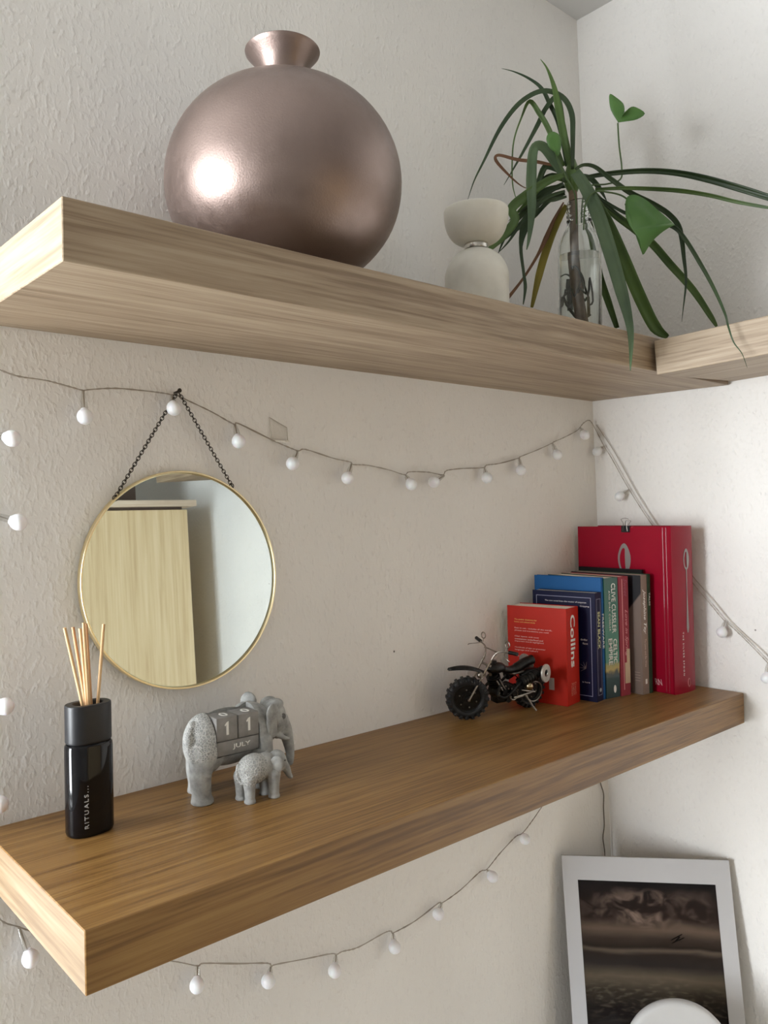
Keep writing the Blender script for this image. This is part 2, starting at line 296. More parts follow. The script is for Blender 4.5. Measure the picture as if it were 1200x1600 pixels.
FLOORW=plain('grey_carpet',(.27,.255,.24),.95,var=.15,scale=300,bmp=.4)
WHITE=plain('white_lacquer',(.80,.80,.79),.35,var=.01)
DARKBOX=plain('dark_card',(.075,.05,.038),.7)
BRASS=plain('brass',(.82,.70,.44),.30,1.0,var=.04,scale=20)
BLACKM=plain('blackened_metal',(.045,.037,.03),.45,.8)
BULB=plain('opal_plastic',(.83,.83,.86),.3,var=.01); 
MAT['opal_plastic'].node_tree.nodes['Principled BSDF'].inputs['Subsurface Weight'].default_value=.15
SOCK=film('clear_socket',.12,.15,(.93,.93,.92))
WIREM=plain('silver_wire',(.42,.38,.33),.35,.5)
CLEARP=film('clear_plastic',.03,.12,(.97,.965,.955))

# ------------------------------------------------------------------ room
FZ, CZ = -1.24, 1.257
WA = 0.02671
def rx(y): return -WA*y            # the right wall opens slightly
def structure(o): o['kind']='structure'; return o
structure(MB().box((-1.16,0,FZ),(.12,.10,CZ)).obj('wall_back',WALL,smooth=0))
m=MB(); y0,y1=.10,-3.1
m.add([(rx(y0) if False else 0.0,0.0,FZ),(rx(y1),y1,FZ),(rx(y1)+.12,y1,FZ),(.12,0.0,FZ),(0.0,0.0,CZ),(rx(y1),y1,CZ),(rx(y1)+.12,y1,CZ),(.12,0.0,CZ)],
      [(0,1,2,3),(7,6,5,4),(0,4,5,1),(1,5,6,2),(2,6,7,3),(3,7,4,0)])
structure(m.obj('wall_right',WALL,smooth=0))
structure(MB().box((-1.16,.10,FZ),(-1.06,1.05,CZ)).obj('wall_return',WALL,smooth=0))
structure(MB().box((WX-.1,1.05,FZ),(-1.06,1.15,CZ)).obj('wall_recess',WALLS,smooth=0))
structure(MB().box((WX-.1,-3.1,FZ),(.2,-3.0,CZ)).obj('wall_front',WALLS,smooth=0))
m=MB()
m.box((WX-.1,-3.0,FZ),(WX,WY0,CZ)); m.box((WX-.1,WY1,FZ),(WX,1.05,CZ)); m.box((WX-.1,WY0,FZ),(WX,WY1,WZ0)); m.box((WX-.1,WY0,WZ1),(WX,WY1,CZ))
structure(m.obj('wall_left',WALLS,smooth=0))
structure(MB().box((WX-.1,-3.1,FZ-.1),(.2,1.15,FZ)).obj('floor',FLOORW,smooth=0))
structure(MB().box((WX-.1,-3.1,CZ),(.2,1.15,CZ+.1)).obj('ceiling',CEIL,smooth=0))
# window: frame, mullion, panes, sill
wn=thing('window_1','white framed two-pane window in the left wall beyond the shelves','window',(WX-.06,(WY0+WY1)/2,WZ0)); wn['kind']='structure'
hy=(WY1-WY0)/2; hz=WZ1-WZ0
f=MB(); t_=.045
f.box((-.03,-hy,0),(.03,-hy+t_,hz),.004); f.box((-.03,hy-t_,0),(.03,hy,hz),.004)
f.box((-.03,-hy+t_,0),(.03,hy-t_,t_),.004); f.box((-.03,-hy+t_,hz-t_),(.03,hy-t_,hz),.004); f.box((-.025,-.02,t_),(.025,.02,hz-t_),.004)
fr=f.obj('window_frame',WHITE,wn)
for sy in (-1,1):
    a,b=sorted((sy*.02,sy*(hy-t_)))
    m=MB(); m.add([(0,a,t_),(0,b,t_),(0,b,hz-t_),(0,a,hz-t_)],[(0,1,2,3)]); m.obj('pane',film('pane_glass_%d'%sy,.04,.02),fr,smooth=0)
MB().box((.03,-hy-.03,-.03),(.17,hy+.03,0),.004).obj('window_sill',WHITE,wn)

# ------------------------------------------------------------------ shelves
SL=.01835          # lower shelf drops towards its front edge
SU=.03335; RU=.000925; ZU=.56444
def zl(y): return SL*y
def zu(x,y): return ZU+RU*x+SU*y
TL=math.atan(SL); TU=math.atan(SU)
def plank(L,D,T,mats,bev=.0008):
    m=MB().box((-L,-D,-T),(0,0,0),bev,seg=1)
    me=m.mesh('shelf',mats,30)
    for p in me.polygons:
        n=p.normal; p.material_index = 1 if abs(n.x)>.8 else 0
    return me
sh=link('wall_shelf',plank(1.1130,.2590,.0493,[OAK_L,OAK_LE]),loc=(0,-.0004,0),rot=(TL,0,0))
tag(sh,'golden oak floating wall shelf, the lower one, holding the books and elephants','shelf')
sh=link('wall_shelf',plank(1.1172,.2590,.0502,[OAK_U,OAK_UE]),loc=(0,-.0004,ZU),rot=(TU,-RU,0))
tag(sh,'pale oak floating wall shelf above the mirror, holding the round bronze vase','shelf',kind='thing')
# third shelf runs along the right wall towards the room
me=MB().box((0,-1.105,-.05),(.255,0,0),.0008,seg=1).mesh('shelf',[wood('pale_oak_veneer_side',(0.205,0.143,0.088),(0.314,0.236,0.156),(0.397,0.315,0.220),'y',.5),wood('pale_oak_edge_side',(0.233,0.166,0.104),(0.342,0.261,0.174),(0.417,0.335,0.235),'x',.5)],30)
for p in me.polygons: p.material_index=1 if abs(p.normal.y)>.8 else 0
sh=link('wall_shelf',me,loc=(-.2485,-.2640,.5480),rot=(-.0150,-.055,.0140))
tag(sh,'pale oak floating shelf on the right wall, its end butting the upper shelf','shelf',kind='thing')

# ------------------------------------------------------------------ mirror
mt=R(1.6)
mi=thing('round_mirror','round wall mirror in a thin brass frame hung from a dark chain','mirror',(-.8855,-.0085,.2365),(R(90)-mt,0,0))
RM=.1265
f=MB(); prof=[(RM-.0025,-.004),(RM+.0012,-.004),(RM+.0018,-.0035),(RM+.0018,.0048),(RM+.0013,.0054),(RM-.0003,.0054),(RM-.0008,.0048),(RM-.0008,.0015),(RM-.0025,-.004)]
f.lathe(prof,128).obj('frame',BRASS,mi)
m,t,bs=nt('silvered_glass'); bs.inputs['Base Color'].default_value=(.68,.75,.755,1); bs.inputs['Metallic'].default_value=1; bs.inputs['Roughness'].default_value=.012
MB().lathe([(0,-.003),(RM-.0009,-.003),(RM-.0009,.0015),(RM-.0016,.002),(0,.002)],128).obj('glass',m,mi,0)
# two strands of chain with a ring at each side, nail above
nailp=Vector((-.8880,-.0075,.4590))
def chain(a,b,nm):
    a=Vector(a);b=Vector(b);n=int((b-a).length/.0040); m=MB()
    d=(b-a).normalized(); side=d.cross(Vector((0,1,0))).normalized(); nrm=side.cross(d)
    for i in range(n+1):
        c=a+(b-a)*(i/n); ang=R(25 if i%2 else -50)
        w=side*math.cos(ang)+nrm*math.sin(ang)
        m.tube([c+d*.0030*math.cos(q)+w*.0019*math.sin(q) for q in [2*PI*k/10 for k in range(10)]],.00052,5,closed=True)
    o=m.obj(nm,BLACKM); o['kind']='stuff'
    return o
def keep_parent(o,p):
    bpy.context.view_layer.update(); o.parent=p; o.matrix_parent_inverse=p.matrix_world.inverted()
for ax,az in ((-.9700,.3335),(-.8175,.3480)):
    c=chain((ax,-.0095,az),(nailp.x+(.002 if ax>-.9 else -.002),nailp.y-.002,nailp.z-.0025),'chain'); keep_parent(c,mi)
    r_=MB().torus((ax,-.0095,az-.001),.0030,.0006,16,6,axis='y').obj('hanging_ring',BLACKM); keep_parent(r_,mi)
tag(MB().cyl((nailp.x,.0,nailp.z),(nailp.x,-.013,nailp.z+.001),.0011,10).cyl((nailp.x,-.0128,nailp.z+.001),(nailp.x,-.0140,nailp.z+.001),.0026,12).obj('nail',BLACKM),
    'small dark nail in the wall carrying the mirror chain','nail')

# ------------------------------------------------------------------ string lights
def P(l): return [Vector(p)*S for p in l]
def catmull(pts,k=4):
    o=[];n=len(pts)
    for i in range(n-1):
        p0,p1,p2,p3=pts[max(i-1,0)],pts[i],pts[i+1],pts[min(i+2,n-1)]
        for j in range(k):
            u=j/k
            o.append(.5*((2*p1)+(p2-p0)*u+(2*p0-5*p1+4*p2-p3)*u*u+(3*p1-p0-3*p2+p3)*u**3))
    o.append(pts[-1]); return o
def wire(pts,nm,par,twist=True):
    q=catmull(P(pts),4); m=MB()
    if twist:
        L=0; a=[];b=[]
        for i,p in enumerate(q):
            if i: L+=(p-q[i-1]).length
            o_=Vector((math.cos(L*420)*.0005,math.sin(L*300)*.0003,math.sin(L*420)*.0005))
            a.append(p+o_); b.append(p-o_)
        m.tube(a,.00062,5); m.tube(b,.00062,5)
    else: m.tube(q,.0007,6)
    return m.obj(nm,WIREM,par)
def bulb(a,b,par,slim=False):
    a=Vector(a)*S;b=Vector(b)*S
    d=(b-a); L=d.length; d.normalize()
    q=Vector((0,0,-1)).rotation_difference(d).to_matrix().to_4x4()
    M=Matrix.Translation(b)@q
    r=.0088
    o=MB().lathe([(0,-r),(r*.38,-r*.93),(r*.71,-r*.71),(r*.93,-r*.38),(r,0),(r*.95,r*.34),(r*.78,r*.66),(r*.55,r*.90),(r*.42,r*1.1),(0,r*1.12)],20).obj('bulb',BULB,par,mx=M)
    h=max(.004,L-r*1.0)
    sk=MB().lathe([(.0040,.0),(.0036,h*.45),(.0026,h*.8),(.0018,h)],10,M=Matrix.Translation((0,0,r*.95))).lathe([(0,h),(.0018,h)],10,M=Matrix.Translation((0,0,r*.95))).obj('socket',SOCK,o)
    MB().tube([(.0006,0,L+.001),(.001,.0004,L-.005),(0,0,r*1.1)],.0006,5).tube([(-.0008,0,L+.001),(-.0004,-.0004,L-.005),(0,0,r*1.1)],.0006,5).obj('lead_wire',WIREM,o)
    return o
s1=thing('string_lights','fairy light string with white globe bulbs draped above the mirror and round the corner','fairy lights')
wire(WIRE_UP,'wire',s1); wire(WIRE_UP2,'wire',s1,False)
for a,b in BULB_UP: bulb(a,b,s1)
s2=thing('string_lights','fairy light string with white globe bulbs hanging on the wall below the lower shelf','fairy lights')
wire(WIRE_LO,'wire',s2)
for a,b in BULB_LO: bulb(a,b,s2)
m=MB().tube(catmull(P(CORD),4),.0011,6)
tag(m.obj('cord',plain('dark_cord',(.10,.075,.05),.6)),'thin dark cord hanging down the corner behind the framed print','cord')
# little clear adhesive hook the wire passes through
hk=thing('adhesive_hook','clear plastic adhesive hook holding the fairy light wire beside the mirror','hook')
p=P(HOOK); ctr=sum(p,Vector())/4
fl=[Vector((v.x,-.0012,v.z)) for v in p]
m=MB(); m.add([(v.x,0,v.z) for v in fl]+[(v.x,-.0018,v.z) for v in fl],[(0,1,2,3),(7,6,5,4)]+[(i,(i+1)%4,4+(i+1)%4,4+i) for i in range(4)])
m.obj('backing_plate',CLEARP,hk,smooth=0)
MB().tube([fl[i]+Vector((0,-.0012,0)) for i in range(4)],.0007,6,closed=True).obj('rim',plain('clear_plastic_rim',(.50,.46,.40),.3),hk)
a,b=fl[2],fl[3]
MB().tube([a+Vector((0,-.002,0)),(a+b)/2+Vector((0,-.013,-.002)),b+Vector((0,-.002,0))],.0016,8).obj('hook_bar',plain('hook_white',(.72,.69,.62),.3),hk)

# ------------------------------------------------------------------ bronze vase
def metalvase():
    m,t,bs=nt('bronze_lustre'); bs.inputs['Metallic'].default_value=.92; bs.inputs['Roughness'].default_value=.3
    v=coords(t); n1=N(t,'ShaderNodeTexNoise',Scale=9.0,Detail=6.0,Roughness=.6); t.links.new(v,n1.inputs['Vector'])
    r=ramp(t,[(.3,(.245,.185,.163)),(.7,(.30,.23,.204))],n1.outputs['Fac']); t.links.new(r.outputs[0],bs.inputs['Base Color'])
    n2=N(t,'ShaderNodeTexNoise',Scale=45.0,Detail=8.0,Roughness=.7); t.links.new(v,n2.inputs['Vector'])
    rr=ramp(t,[(.28,(.32,)*3),(.72,(.52,)*3)],n2.outputs['Fac']); t.links.new(rr.outputs[0],bs.inputs['Roughness'])
    n3=N(t,'ShaderNodeTexNoise',Scale=520.0,Detail=3.0); t.links.new(v,n3.inputs['Vector'])
    bump(t,bs,n3.outputs['Fac'],.22,.0007); return m
BRONZE=metalvase()
vx,vy=-.820,-.1385
va=thing('round_vase','large round bronze metallic vase with a small flared neck','vase',(vx,vy,zu(vx,vy)),(TU,0,0))
Rv,Hv,zc_=.1322,.1160,.1160
prof=[(0,.0),(.050,.0),(.062,.0008)]
for i in range(1,40):
    a=-PI/2+PI*i/40
    r=Rv*math.cos(a)**.92; z=zc_+Hv*math.sin(a)
    if a<0: r*= 1-.10*(max(0,-a-.35)/1.2)**1.5
    if r>.064 or a>0:
        if a>0 and r<.024: break
        prof.append((r,z))
prof.append((.0235,zc_+Hv*.985))
MB().lathe(prof,96).obj('body',BRONZE,va)
nz=zc_+Hv*.98
MB().lathe([(.0232,nz-.004),(.0232,nz+.004),(.0242,nz+.012),(.0275,nz+.020),(.0330,nz+.0275),(.0395,nz+.0345),(.0418,nz+.0372),(.0422,nz+.0385),(.0415,nz+.0393),(.0385,nz+.0365),(.030,nz+.027),(.023,nz+.017),(.021,nz-.004)],72).obj('flared_neck',BRONZE,va)

# ------------------------------------------------------------------ alabaster candle holder
m,t,bs=nt('alabaster'); bs.inputs['Roughness'].default_value=.5
v=coords(t); n1=N(t,'ShaderNodeTexNoise',Scale=25.0,Detail=6.0); t.links.new(v,n1.inputs['Vector'])
r=ramp(t,[(.3,(.62,.60,.53)),(.6,(.74,.72,.65))],n1.outputs['Fac']); t.links.new(r.outputs[0],bs.inputs['Base Color'])
bs.inputs['Subsurface Weight'].default_value=.25; bs.inputs['Subsurface Radius'].default_value=(.01,.009,.007); bs.inputs['Subsurface Scale'].default_value=1
ALAB=m
hx,hy_=-.4735,-.122
ch=thing('candle_holder','white alabaster hourglass candle holder with a thin silver collar','candle holder',(hx,hy_,zu(hx,hy_)),(TU,0,0))
rb=.0452; zb=.1195
pr=[(0,0),(rb-.002,0),(rb,.002),(rb,zb-.045)]
for i in range(1,15):
    a=PI/2*i/15; pr.append((max(.014,rb*math.cos(a)**.85),zb-.045+.045*math.sin(a)))
pr+=[(.014,zb),(0,zb)]
MB().lathe(pr,64).obj('base',ALAB,ch)
MB().lathe([(0,zb-.001),(.0165,zb-.001),(.0168,zb),(.0168,zb+.006),(.0165,zb+.007),(0,zb+.007)],40).obj('collar',plain('brushed_silver',(.62,.60,.55),.25,1.0),ch)
zz=zb+.0065; pr=[(0,zz),(.016,zz)]
for i in range(1,14):
    a=PI/2*i/13; pr.append((.016+(rb-.016)*math.sin(a)**.9,zz+.041*(1-math.cos(a))))
pr+=[(rb+.0003,zz+.046),(rb-.001,zz+.0485),(rb-.004,zz+.0480),(rb-.007,zz+.036),(.022,zz+.028),(0,zz+.027)]
MB().lathe(pr,64).obj('bowl',ALAB,ch)

# ------------------------------------------------------------------ water bottle with cuttings
bx,by=-.2347,-.132
bz=zu(bx,by)
bo=thing('glass_bottle','clear glass bottle of water holding the leafy plant cuttings','bottle',(bx,by,bz),(TU,0,.0))
rb=.0335; hs=.158   # shoulder start
out=[(0,0),(.029,0),(.0325,.002),(rb,.006),(rb,hs),(.0325,hs+.010),(.0295,hs+.021),(.0245,hs+.031),(.0200,hs+.039),(.0186,hs+.044)]
for i in range(4):
    z=hs+.047+i*.0075; out+=[(.0182,z),(.0196,z+.002),(.0196,z+.004),(.0182,z+.006)]
out+=[(.0185,hs+.078),(.0178,hs+.080),(.0160,hs+.079)]
inn=[(.0158,hs+.040),(.0222,hs+.030),(.0272,hs+.0205),(.0300,hs+.010),(.0312,hs),(.0312,.008),(.029,.005),(0,.005)]
GL=glass('bottle_glass',(.96,.985,.97),1.45)
MB().lathe(out+inn,48).obj('glass_body',GL,bo)
WT=glass('water',(.97,.99,.98),1.33)
wz=.152
MB().lathe([(0,.0052),(.029,.0052),(.03115,.008),(.03115,wz),(.0305,wz-.0006),(0,wz-.0008)],48).obj('water',WT,bo)
# dracaena-like cutting: brown cane and strap leaves
def leafmat(name,c1,c2,rough=.35):
    m,t,bs=nt(name); bs.inputs['Roughness'].default_value=rough
    v=coords(t); n1=N(t,'ShaderNodeTexNoise',Scale=14.0,Detail=3.0); t.links.new(v,n1.inputs['Vector'])
    r=ramp(t,[(.32,c1),(.68,c2)],n1.outputs['Fac']); t.links.new(r.outputs[0],bs.inputs['Base Color'])
    n2=N(t,'ShaderNodeTexNoise',Scale=300.0); t.links.new(v,n2.inputs['Vector']); bump(t,bs,n2.outputs['Fac'],.1,.0005)
    bs.inputs['Specular IOR Level'].default_value=.35
    return m
LM={'leaf':leafmat('green_leaf',(.050,.095,.022),(.095,.165,.040)),'leaf_dark':leafmat('dark_leaf',(.022,.045,.018),(.045,.075,.030)),
    'leaf_pale':leafmat('broad_leaf',(.060,.105,.050),(.10,.155,.075)),'leaf_brown':leafmat('brown_leaf',(.12,.055,.025),(.20,.10,.05),.6),
    'leaf_yellow':leafmat('yellowing_leaf',(.18,.15,.018),(.30,.24,.03),.5),'ivy':leafmat('ivy_leaf',(.065,.16,.035),(.11,.24,.06))}
CAM=Vector((-1.344,-.857,.296))
pl=thing('dragon_tree_cutting','spiky dragon tree cutting with long drooping strap leaves standing in the bottle','plant',(bx,by,bz+.006))
pinv=Matrix.Translation(-Vector((bx,by,bz+.006)))
def strap(pts,ws,mat,tw):
    pts=[pinv@(Vector(p)*S) for p in pts]; n=len(pts); k=5
    q=catmull(pts,k); w=[]
    for i in range(n-1):
        for j in range(k): w.append((ws[i]+(ws[i+1]-ws[i])*j/k)*1e-4)
    w.append(ws[-1]*1e-4)
    m=MB(); vs=[];fs=[];N_=len(q); last=None
    for i in range(N_):
        t=(q[min(i+1,N_-1)]-q[max(i-1,0)]).normalized()
        vd=(CAM+Vector((0,0,.25))-Vector((bx,by,bz))-q[i]).normalized()
        s=t.cross(vd).normalized()
        if last is not None and s.dot(last)<0: s=-s
        s=(s*2+last).normalized() if last is not None else s
        last=s
        s=Matrix.Rotation(R(tw*math.sin(i/N_*3)),3,t)@s
        nn=s.cross(t).normalized()
        if nn.dot(vd)<0: nn=-nn
        h=w[i]/2
        vs+=[q[i]-s*h+nn*h*.28,q[i]-s*h*.45+nn*h*.05,q[i]-nn*h*.10,q[i]+s*h*.45+nn*h*.05,q[i]+s*h+nn*h*.28]
    for i in range(N_-1):
        for j in range(4): fs.append((i*5+j,i*5+j+1,i*5+j+6,i*5+j+5))
    m.add(vs,fs); o=m.obj('leaf',LM[mat],pl,smooth=80)
    sd=o.modifiers.new('thickness','SOLIDIFY'); sd.thickness=.0005
    return o
for a,b,c,d in LEAVES: strap(a,b,c,d)
BARK=plain('cane_bark',(.17,.115,.07),.8,var=.35,scale=90,bmp=.5)
cane=[(.010,-.004,.0),(.006,-.001,.035),(.002,.001,.075),(-.002,.001,.12),(-.004,.001,.165),(-.003,.001,.20),(-.0035,.0,.235),(-.004,0,.258)]
MB().tube(catmull([Vector(p) for p in cane],5),.0068,12).obj('cane',BARK,pl)
MB().lathe([(0,-.014),(.007,-.012),(.0125,.0),(.0135,.012),(.010,.026),(.006,.040),(0,.048)],12,M=Matrix.Translation((-.003,0,.262))).obj('crown_sheath',LM['leaf'],pl)
rt=MB(); rnd=random.Random(3)
for i in range(9):
    a=rnd.uniform(0,2*PI); z=rnd.uniform(.02,.135); p=[]
    x0,y0_=.0035*math.cos(a),.0035*math.sin(a)
    for j in range(7):
        u=j/6; r_=.004+.022*min(1,u*1.3); p.append(Vector((r_*math.cos(a+u*rnd.uniform(.6,2.2)),r_*math.sin(a+u*1.5),max(.004,z-.05*u*rnd.uniform(-.4,1.3)))))
    rt.tube(catmull(p,3),rnd.uniform(.0007,.0019),6)
o=rt.obj('roots',plain('root_fibre',(.035,.045,.022),.7),pl); o['kind']='stuff'
# trailing ivy-like cutting
iv=thing('ivy_cutting','green heart-leaved vine cutting with three leaves sharing the water bottle','plant',(bx,by,bz+.006))
IVS=plain('ivy_stem',(.075,.13,.04),.5)
for st in IVY_STEM:
    MB().tube(catmull([pinv@(Vector(p)*S) for p in st],5),.0013,7).obj('stem',IVS,iv)
for li,(a,b) in enumerate(IVY_LEAF):
    A=[pinv@(Vector(p)*S) for p in a]; Bq=[pinv@(Vector(p)*S) for p in b]
    if li==1:
        base,tip=A[0],Bq[4]; mid=[base.lerp(tip,u)+ (base-CAM+Vector((bx,by,bz))).normalized()*.006*math.sin(u*PI) for u in (0,.25,.5,.75,1)]
    else:
        base,tip=A[0],A[-1]; mid=[base.lerp(tip,u)+ (base-CAM+Vector((bx,by,bz))).normalized()*.004*math.sin(u*PI) for u in (0,.25,.5,.75,1)]
    loop=catmull(A,3)[:-1]+catmull(Bq,3)
    cen=sum(mid,Vector())/len(mid)
    m=MB(); n=len(loop); vs=list(loop)+[cen]+[l.lerp(cen,.5)+(cen-CAM+Vector((bx,by,bz))).normalized()*-.0015 for l in loop]
    fs=[]
    for i in range(n):
        j=(i+1)%n; fs+=[(i,j,n+1+j,n+1+i),(n+1+i,n+1+j,n)]
    m.add(vs,fs); o=m.obj('leaf',LM['ivy'],iv,smooth=80); sd=o.modifiers.new('thickness','SOLIDIFY'); sd.thickness=.0004
    MB().tube([mid[i] for i in range(5)],[.0009,.0008,.0006,.0005,.0003],6).obj('leaf_rib',IVS,o)

# ------------------------------------------------------------------ reed diffuser
dx,dy=-1.0345,-.0765
df=thing('reed_diffuser','glossy black oval diffuser bottle with a matt black collar','diffuser',(dx,dy,zl(dy)),(TL,0,R(2)))
def sec(a,e=2.5,A=.0235,Bq=.0158):
    c,s=math.cos(a),math.sin(a); return (A*math.copysign(abs(c)**(2/e),c),Bq*math.copysign(abs(s)**(2/e),s))
BLK=plain('black_glass',(.004,.004,.005),.07,var=.0,spec=.35); CAPM=plain('black_matt_wood',(.009,.0095,.0115),.45,var=.1,scale=120,bmp=.05)
MB().lathe([(0,0),(.90,0),(.97,.0012),(1,.004),(1,.084),(.985,.0875),(.93,.089),(0,.089)],64,sec=lambda a:sec(a)).obj('bottle',BLK,df)
MB().lathe([(0,.0895),(.90,.0895),(.95,.0905),(.965,.092),(.965,.1255),(.955,.127),(.93,.1275),(.66,.1275),(.62,.1265),(.62,.1215),(0,.1215)],64,sec=lambda a:sec(a)).obj('collar',CAPM,df)
lm=plain('print_grey',(.45,.44,.42),.5)
lettering(df,'RITUALS...',Matrix.Translation((-.0098,-.01535,.030))@Euler((R(90),0,0)).to_matrix().to_4x4()@Matrix.Rotation(R(90),4,'Z'),lm,w=.041,h=.0042,depth=.0003,spacing=1.35)
REED=wood('reed_wood',(.50,.29,.12),(.66,.43,.22),(.76,.55,.32),'z',.6,3.0)
REED2=wood('reed_wood_dark',(.42,.21,.09),(.55,.31,.15),(.62,.39,.2),'z',.6,3.0)
ORD=['leftmost','second from the left','third from the left','fourth from the left','third from the right, a darker stick','rightmost']
REEDS=[([-1.0574,-.0825,.2029],[-1.0371,-.0789,.1099]),([-1.0423,-.0645,.2005],[-1.0322,-.0717,.1091]),([-1.0382,-.0725,.1994],[-1.0329,-.0749,.1085]),
       ([-1.0376,-.0805,.2057],[-1.0322,-.0781,.1095]),([-1.0303,-.0685,.2031],[-1.0286,-.0733,.1087]),([-1.0152,-.0765,.2017],[-1.0249,-.0765,.1086])]
RL=['pale reed stick leaning furthest left out of the black diffuser bottle',
    'reed stick standing behind the others, second from the left in the black diffuser',
    'yellowish reed stick, third from the left in the black diffuser bottle',
    'tallest reed stick, at the front of the bundle in the black diffuser bottle',
    'dark orange reed stick at the back right of the bundle in the black diffuser',
    'single reed stick leaning right, apart from the others in the black diffuser']
for i,(t_,b_) in enumerate(REEDS):
    t_=Vector(t_); b_=Vector(b_); d=(t_-b_); L=d.length+.012-(0.0 if i!=1 else 0); d.normalize()
    base=b_-d*.0-d*0
    zb_=zl(dy)+.1222
    base=t_-d*((t_.z-zb_)/d.z+.0)
    q=Vector((0,0,1)).rotation_difference(d).to_euler()
    n=12
    o=MB().tube([(0,0,L_*(t_-base).length/n) if True else 0 for L_ in range(n+1)],.00165,10).obj('reed_stick',REED2 if i in (4,1) else REED,loc=base,rot=q)
    tag(o,RL[i],'reed','reeds in the black diffuser')

# ------------------------------------------------------------------ elephant figurine with calendar blocks
def stone(name,mask):
    m,t,bs=nt(name); bs.inputs['Roughness'].default_value=.75; bs.inputs['Specular IOR Level'].default_value=.3
    v=coords(t); n1=N(t,'ShaderNodeTexNoise',Scale=70.0,Detail=6.0,Roughness=.65); t.links.new(v,n1.inputs['Vector'])
    r=ramp(t,[(.28,(.20,.205,.20)),(.5,(.335,.34,.33)),(.75,(.47,.475,.46))],n1.outputs['Fac'])
    vo=N(t,'ShaderNodeTexVoronoi',Scale=330.0,feature='DISTANCE_TO_EDGE'); t.links.new(v,vo.inputs['Vector'])
    rr=ramp(t,[(.04,(1,1,1)),(.16,(0,0,0))],vo.outputs['Distance'])
    sx=N(t,'ShaderNodeSeparateXYZ'); t.links.new(v,sx.inputs[0])
    def step(sock,edge,w,flip):
        mr=N(t,'ShaderNodeMapRange'); mr.inputs['From Min'].default_value=edge-w; mr.inputs['From Max'].default_value=edge+w
        if flip: mr.inputs['To Min'].default_value=1; mr.inputs['To Max'].default_value=0
        t.links.new(sock,mr.inputs['Value']); return mr.outputs[0]
    cur=None
    for ax,edge,flip in mask:
        s_=step(sx.outputs[ax],edge,.002,flip)
        if cur is None: cur=s_
        else:
            mu=N(t,'ShaderNodeMath',operation='MULTIPLY'); t.links.new(cur,mu.inputs[0]); t.links.new(s_,mu.inputs[1]); cur=mu.outputs[0]
    pm=N(t,'ShaderNodeMath',operation='MULTIPLY'); t.links.new(rr.outputs[0],pm.inputs[0]); t.links.new(cur,pm.inputs[1])
    mx=N(t,'ShaderNodeMix',data_type='RGBA'); t.links.new(pm.outputs[0],mx.inputs['Factor']); t.links.new(r.outputs[0],mx.inputs['A']); mx.inputs['B'].default_value=(.52,.52,.50,1)
    t.links.new(mx.outputs['Result'],bs.inputs['Base Color'])
    ad=N(t,'ShaderNodeMath',operation='MULTIPLY_ADD'); ad.inputs[1].default_value=.35; t.links.new(n1.outputs['Fac'],ad.inputs[0]); t.links.new(pm.outputs[0],ad.inputs[2])
    bump(t,bs,ad.outputs[0],.6,.0012); return m
def limb(m,pts,rs,seg=16):
    q=catmull([Vector(p) for p in pts],4)
    rr=[]
    for i in range(len(rs)-1):
        for j in range(4): rr.append(rs[i]+(rs[i+1]-rs[i])*j/4)
    rr.append(rs[-1])
    m.tube(q,rr,seg); m.ball(q[0],rr[0],14,8); m.ball(q[-1],rr[-1],14,8)
def fuse(m,name,mat,par,voxel,cut=None,smooth_it=3):
    o=m.obj(name,mat); r=o.modifiers.new('r','REMESH'); r.mode='VOXEL'; r.voxel_size=voxel
    s=o.modifiers.new('s','SMOOTH'); s.iterations=smooth_it; s.factor=.5
    c=None
    if cut:
        c=MB().box(*cut).obj('cutter',mat); b=o.modifiers.new('b','BOOLEAN'); b.operation='DIFFERENCE'; b.object=c; b.solver='EXACT'
    me=evaluated(o); drop(o)
    if c: drop(c)
    me.name=name; me.polygons.foreach_set('use_smooth',[True]*len(me.polygons)); me.set_sharp_from_angle(angle=R(50))
    return link(name,me,par)
def flatfoot(m,x,y,r,h=.004): m.lathe([(0,0),(r*.96,0),(r,.0012),(r*.97,h),(r*.7,h*2.4),(0,h*2.6)],18,M=Matrix.Translation((x,y,0)))
ex,ey=-.870,-.069
el=thing('elephant_figurine','grey stone-look elephant and calf figurine holding the calendar blocks','figurine',(ex,ey,zl(ey)),(TL,0,R(-2)))
ST=stone('carved_stone',[(0,-.026,True),(2,.047,False)]); STC=stone('carved_stone_calf',[(0,.010,True),(2,.020,False)])
m=MB()
m.ball((-.001,0,.061),(.049,.0275,.0315),28,18); m.ball((-.029,0,.058),(.0235,.0275,.0335),24,16); m.ball((.030,0,.062),(.027,.026,.0325),24,16)
m.ball((.030,.004,.083),(.016,.020,.011),20,12)
m.ball((.058,0,.072),(.019,.0175,.0215),24,16); m.ball((.060,.007,.088),(.011,.008,.007),16,10); m.ball((.060,-.007,.088),(.011,.008,.007),16,10)
m.ball((.067,0,.062),(.012,.011,.017),18,12)
limb(m,[(.070,0,.066),(.0775,0,.054),(.081,-.001,.040),(.0825,-.003,.026),(.0805,-.005,.016)],[.0115,.0088,.0068,.0054,.0046])
limb(m,[(.060,-.0085,.053),(.070,-.011,.0475),(.076,-.012,.046)],[.0036,.0028,.0016],10); limb(m,[(.060,.0085,.053),(.070,.011,.0475),(.076,.012,.046)],[.0036,.0028,.0016],10)
m.ball((.055,0,.053),(.010,.009,.008))
for x,y in ((-.043,-.0175),(-.029,.0185),(.036,-.0165),(.037,.0175)):
    limb(m,[(x+(.004 if x<0 else -.002),y*.9,.052),(x-(.001 if x<0 else 0),y,.030),(x,y,.012),(x,y,.006)],[.0165 if x<0 else .0145,.0122,.0108,.0112]); flatfoot(m,x+.0008,y,.0128)
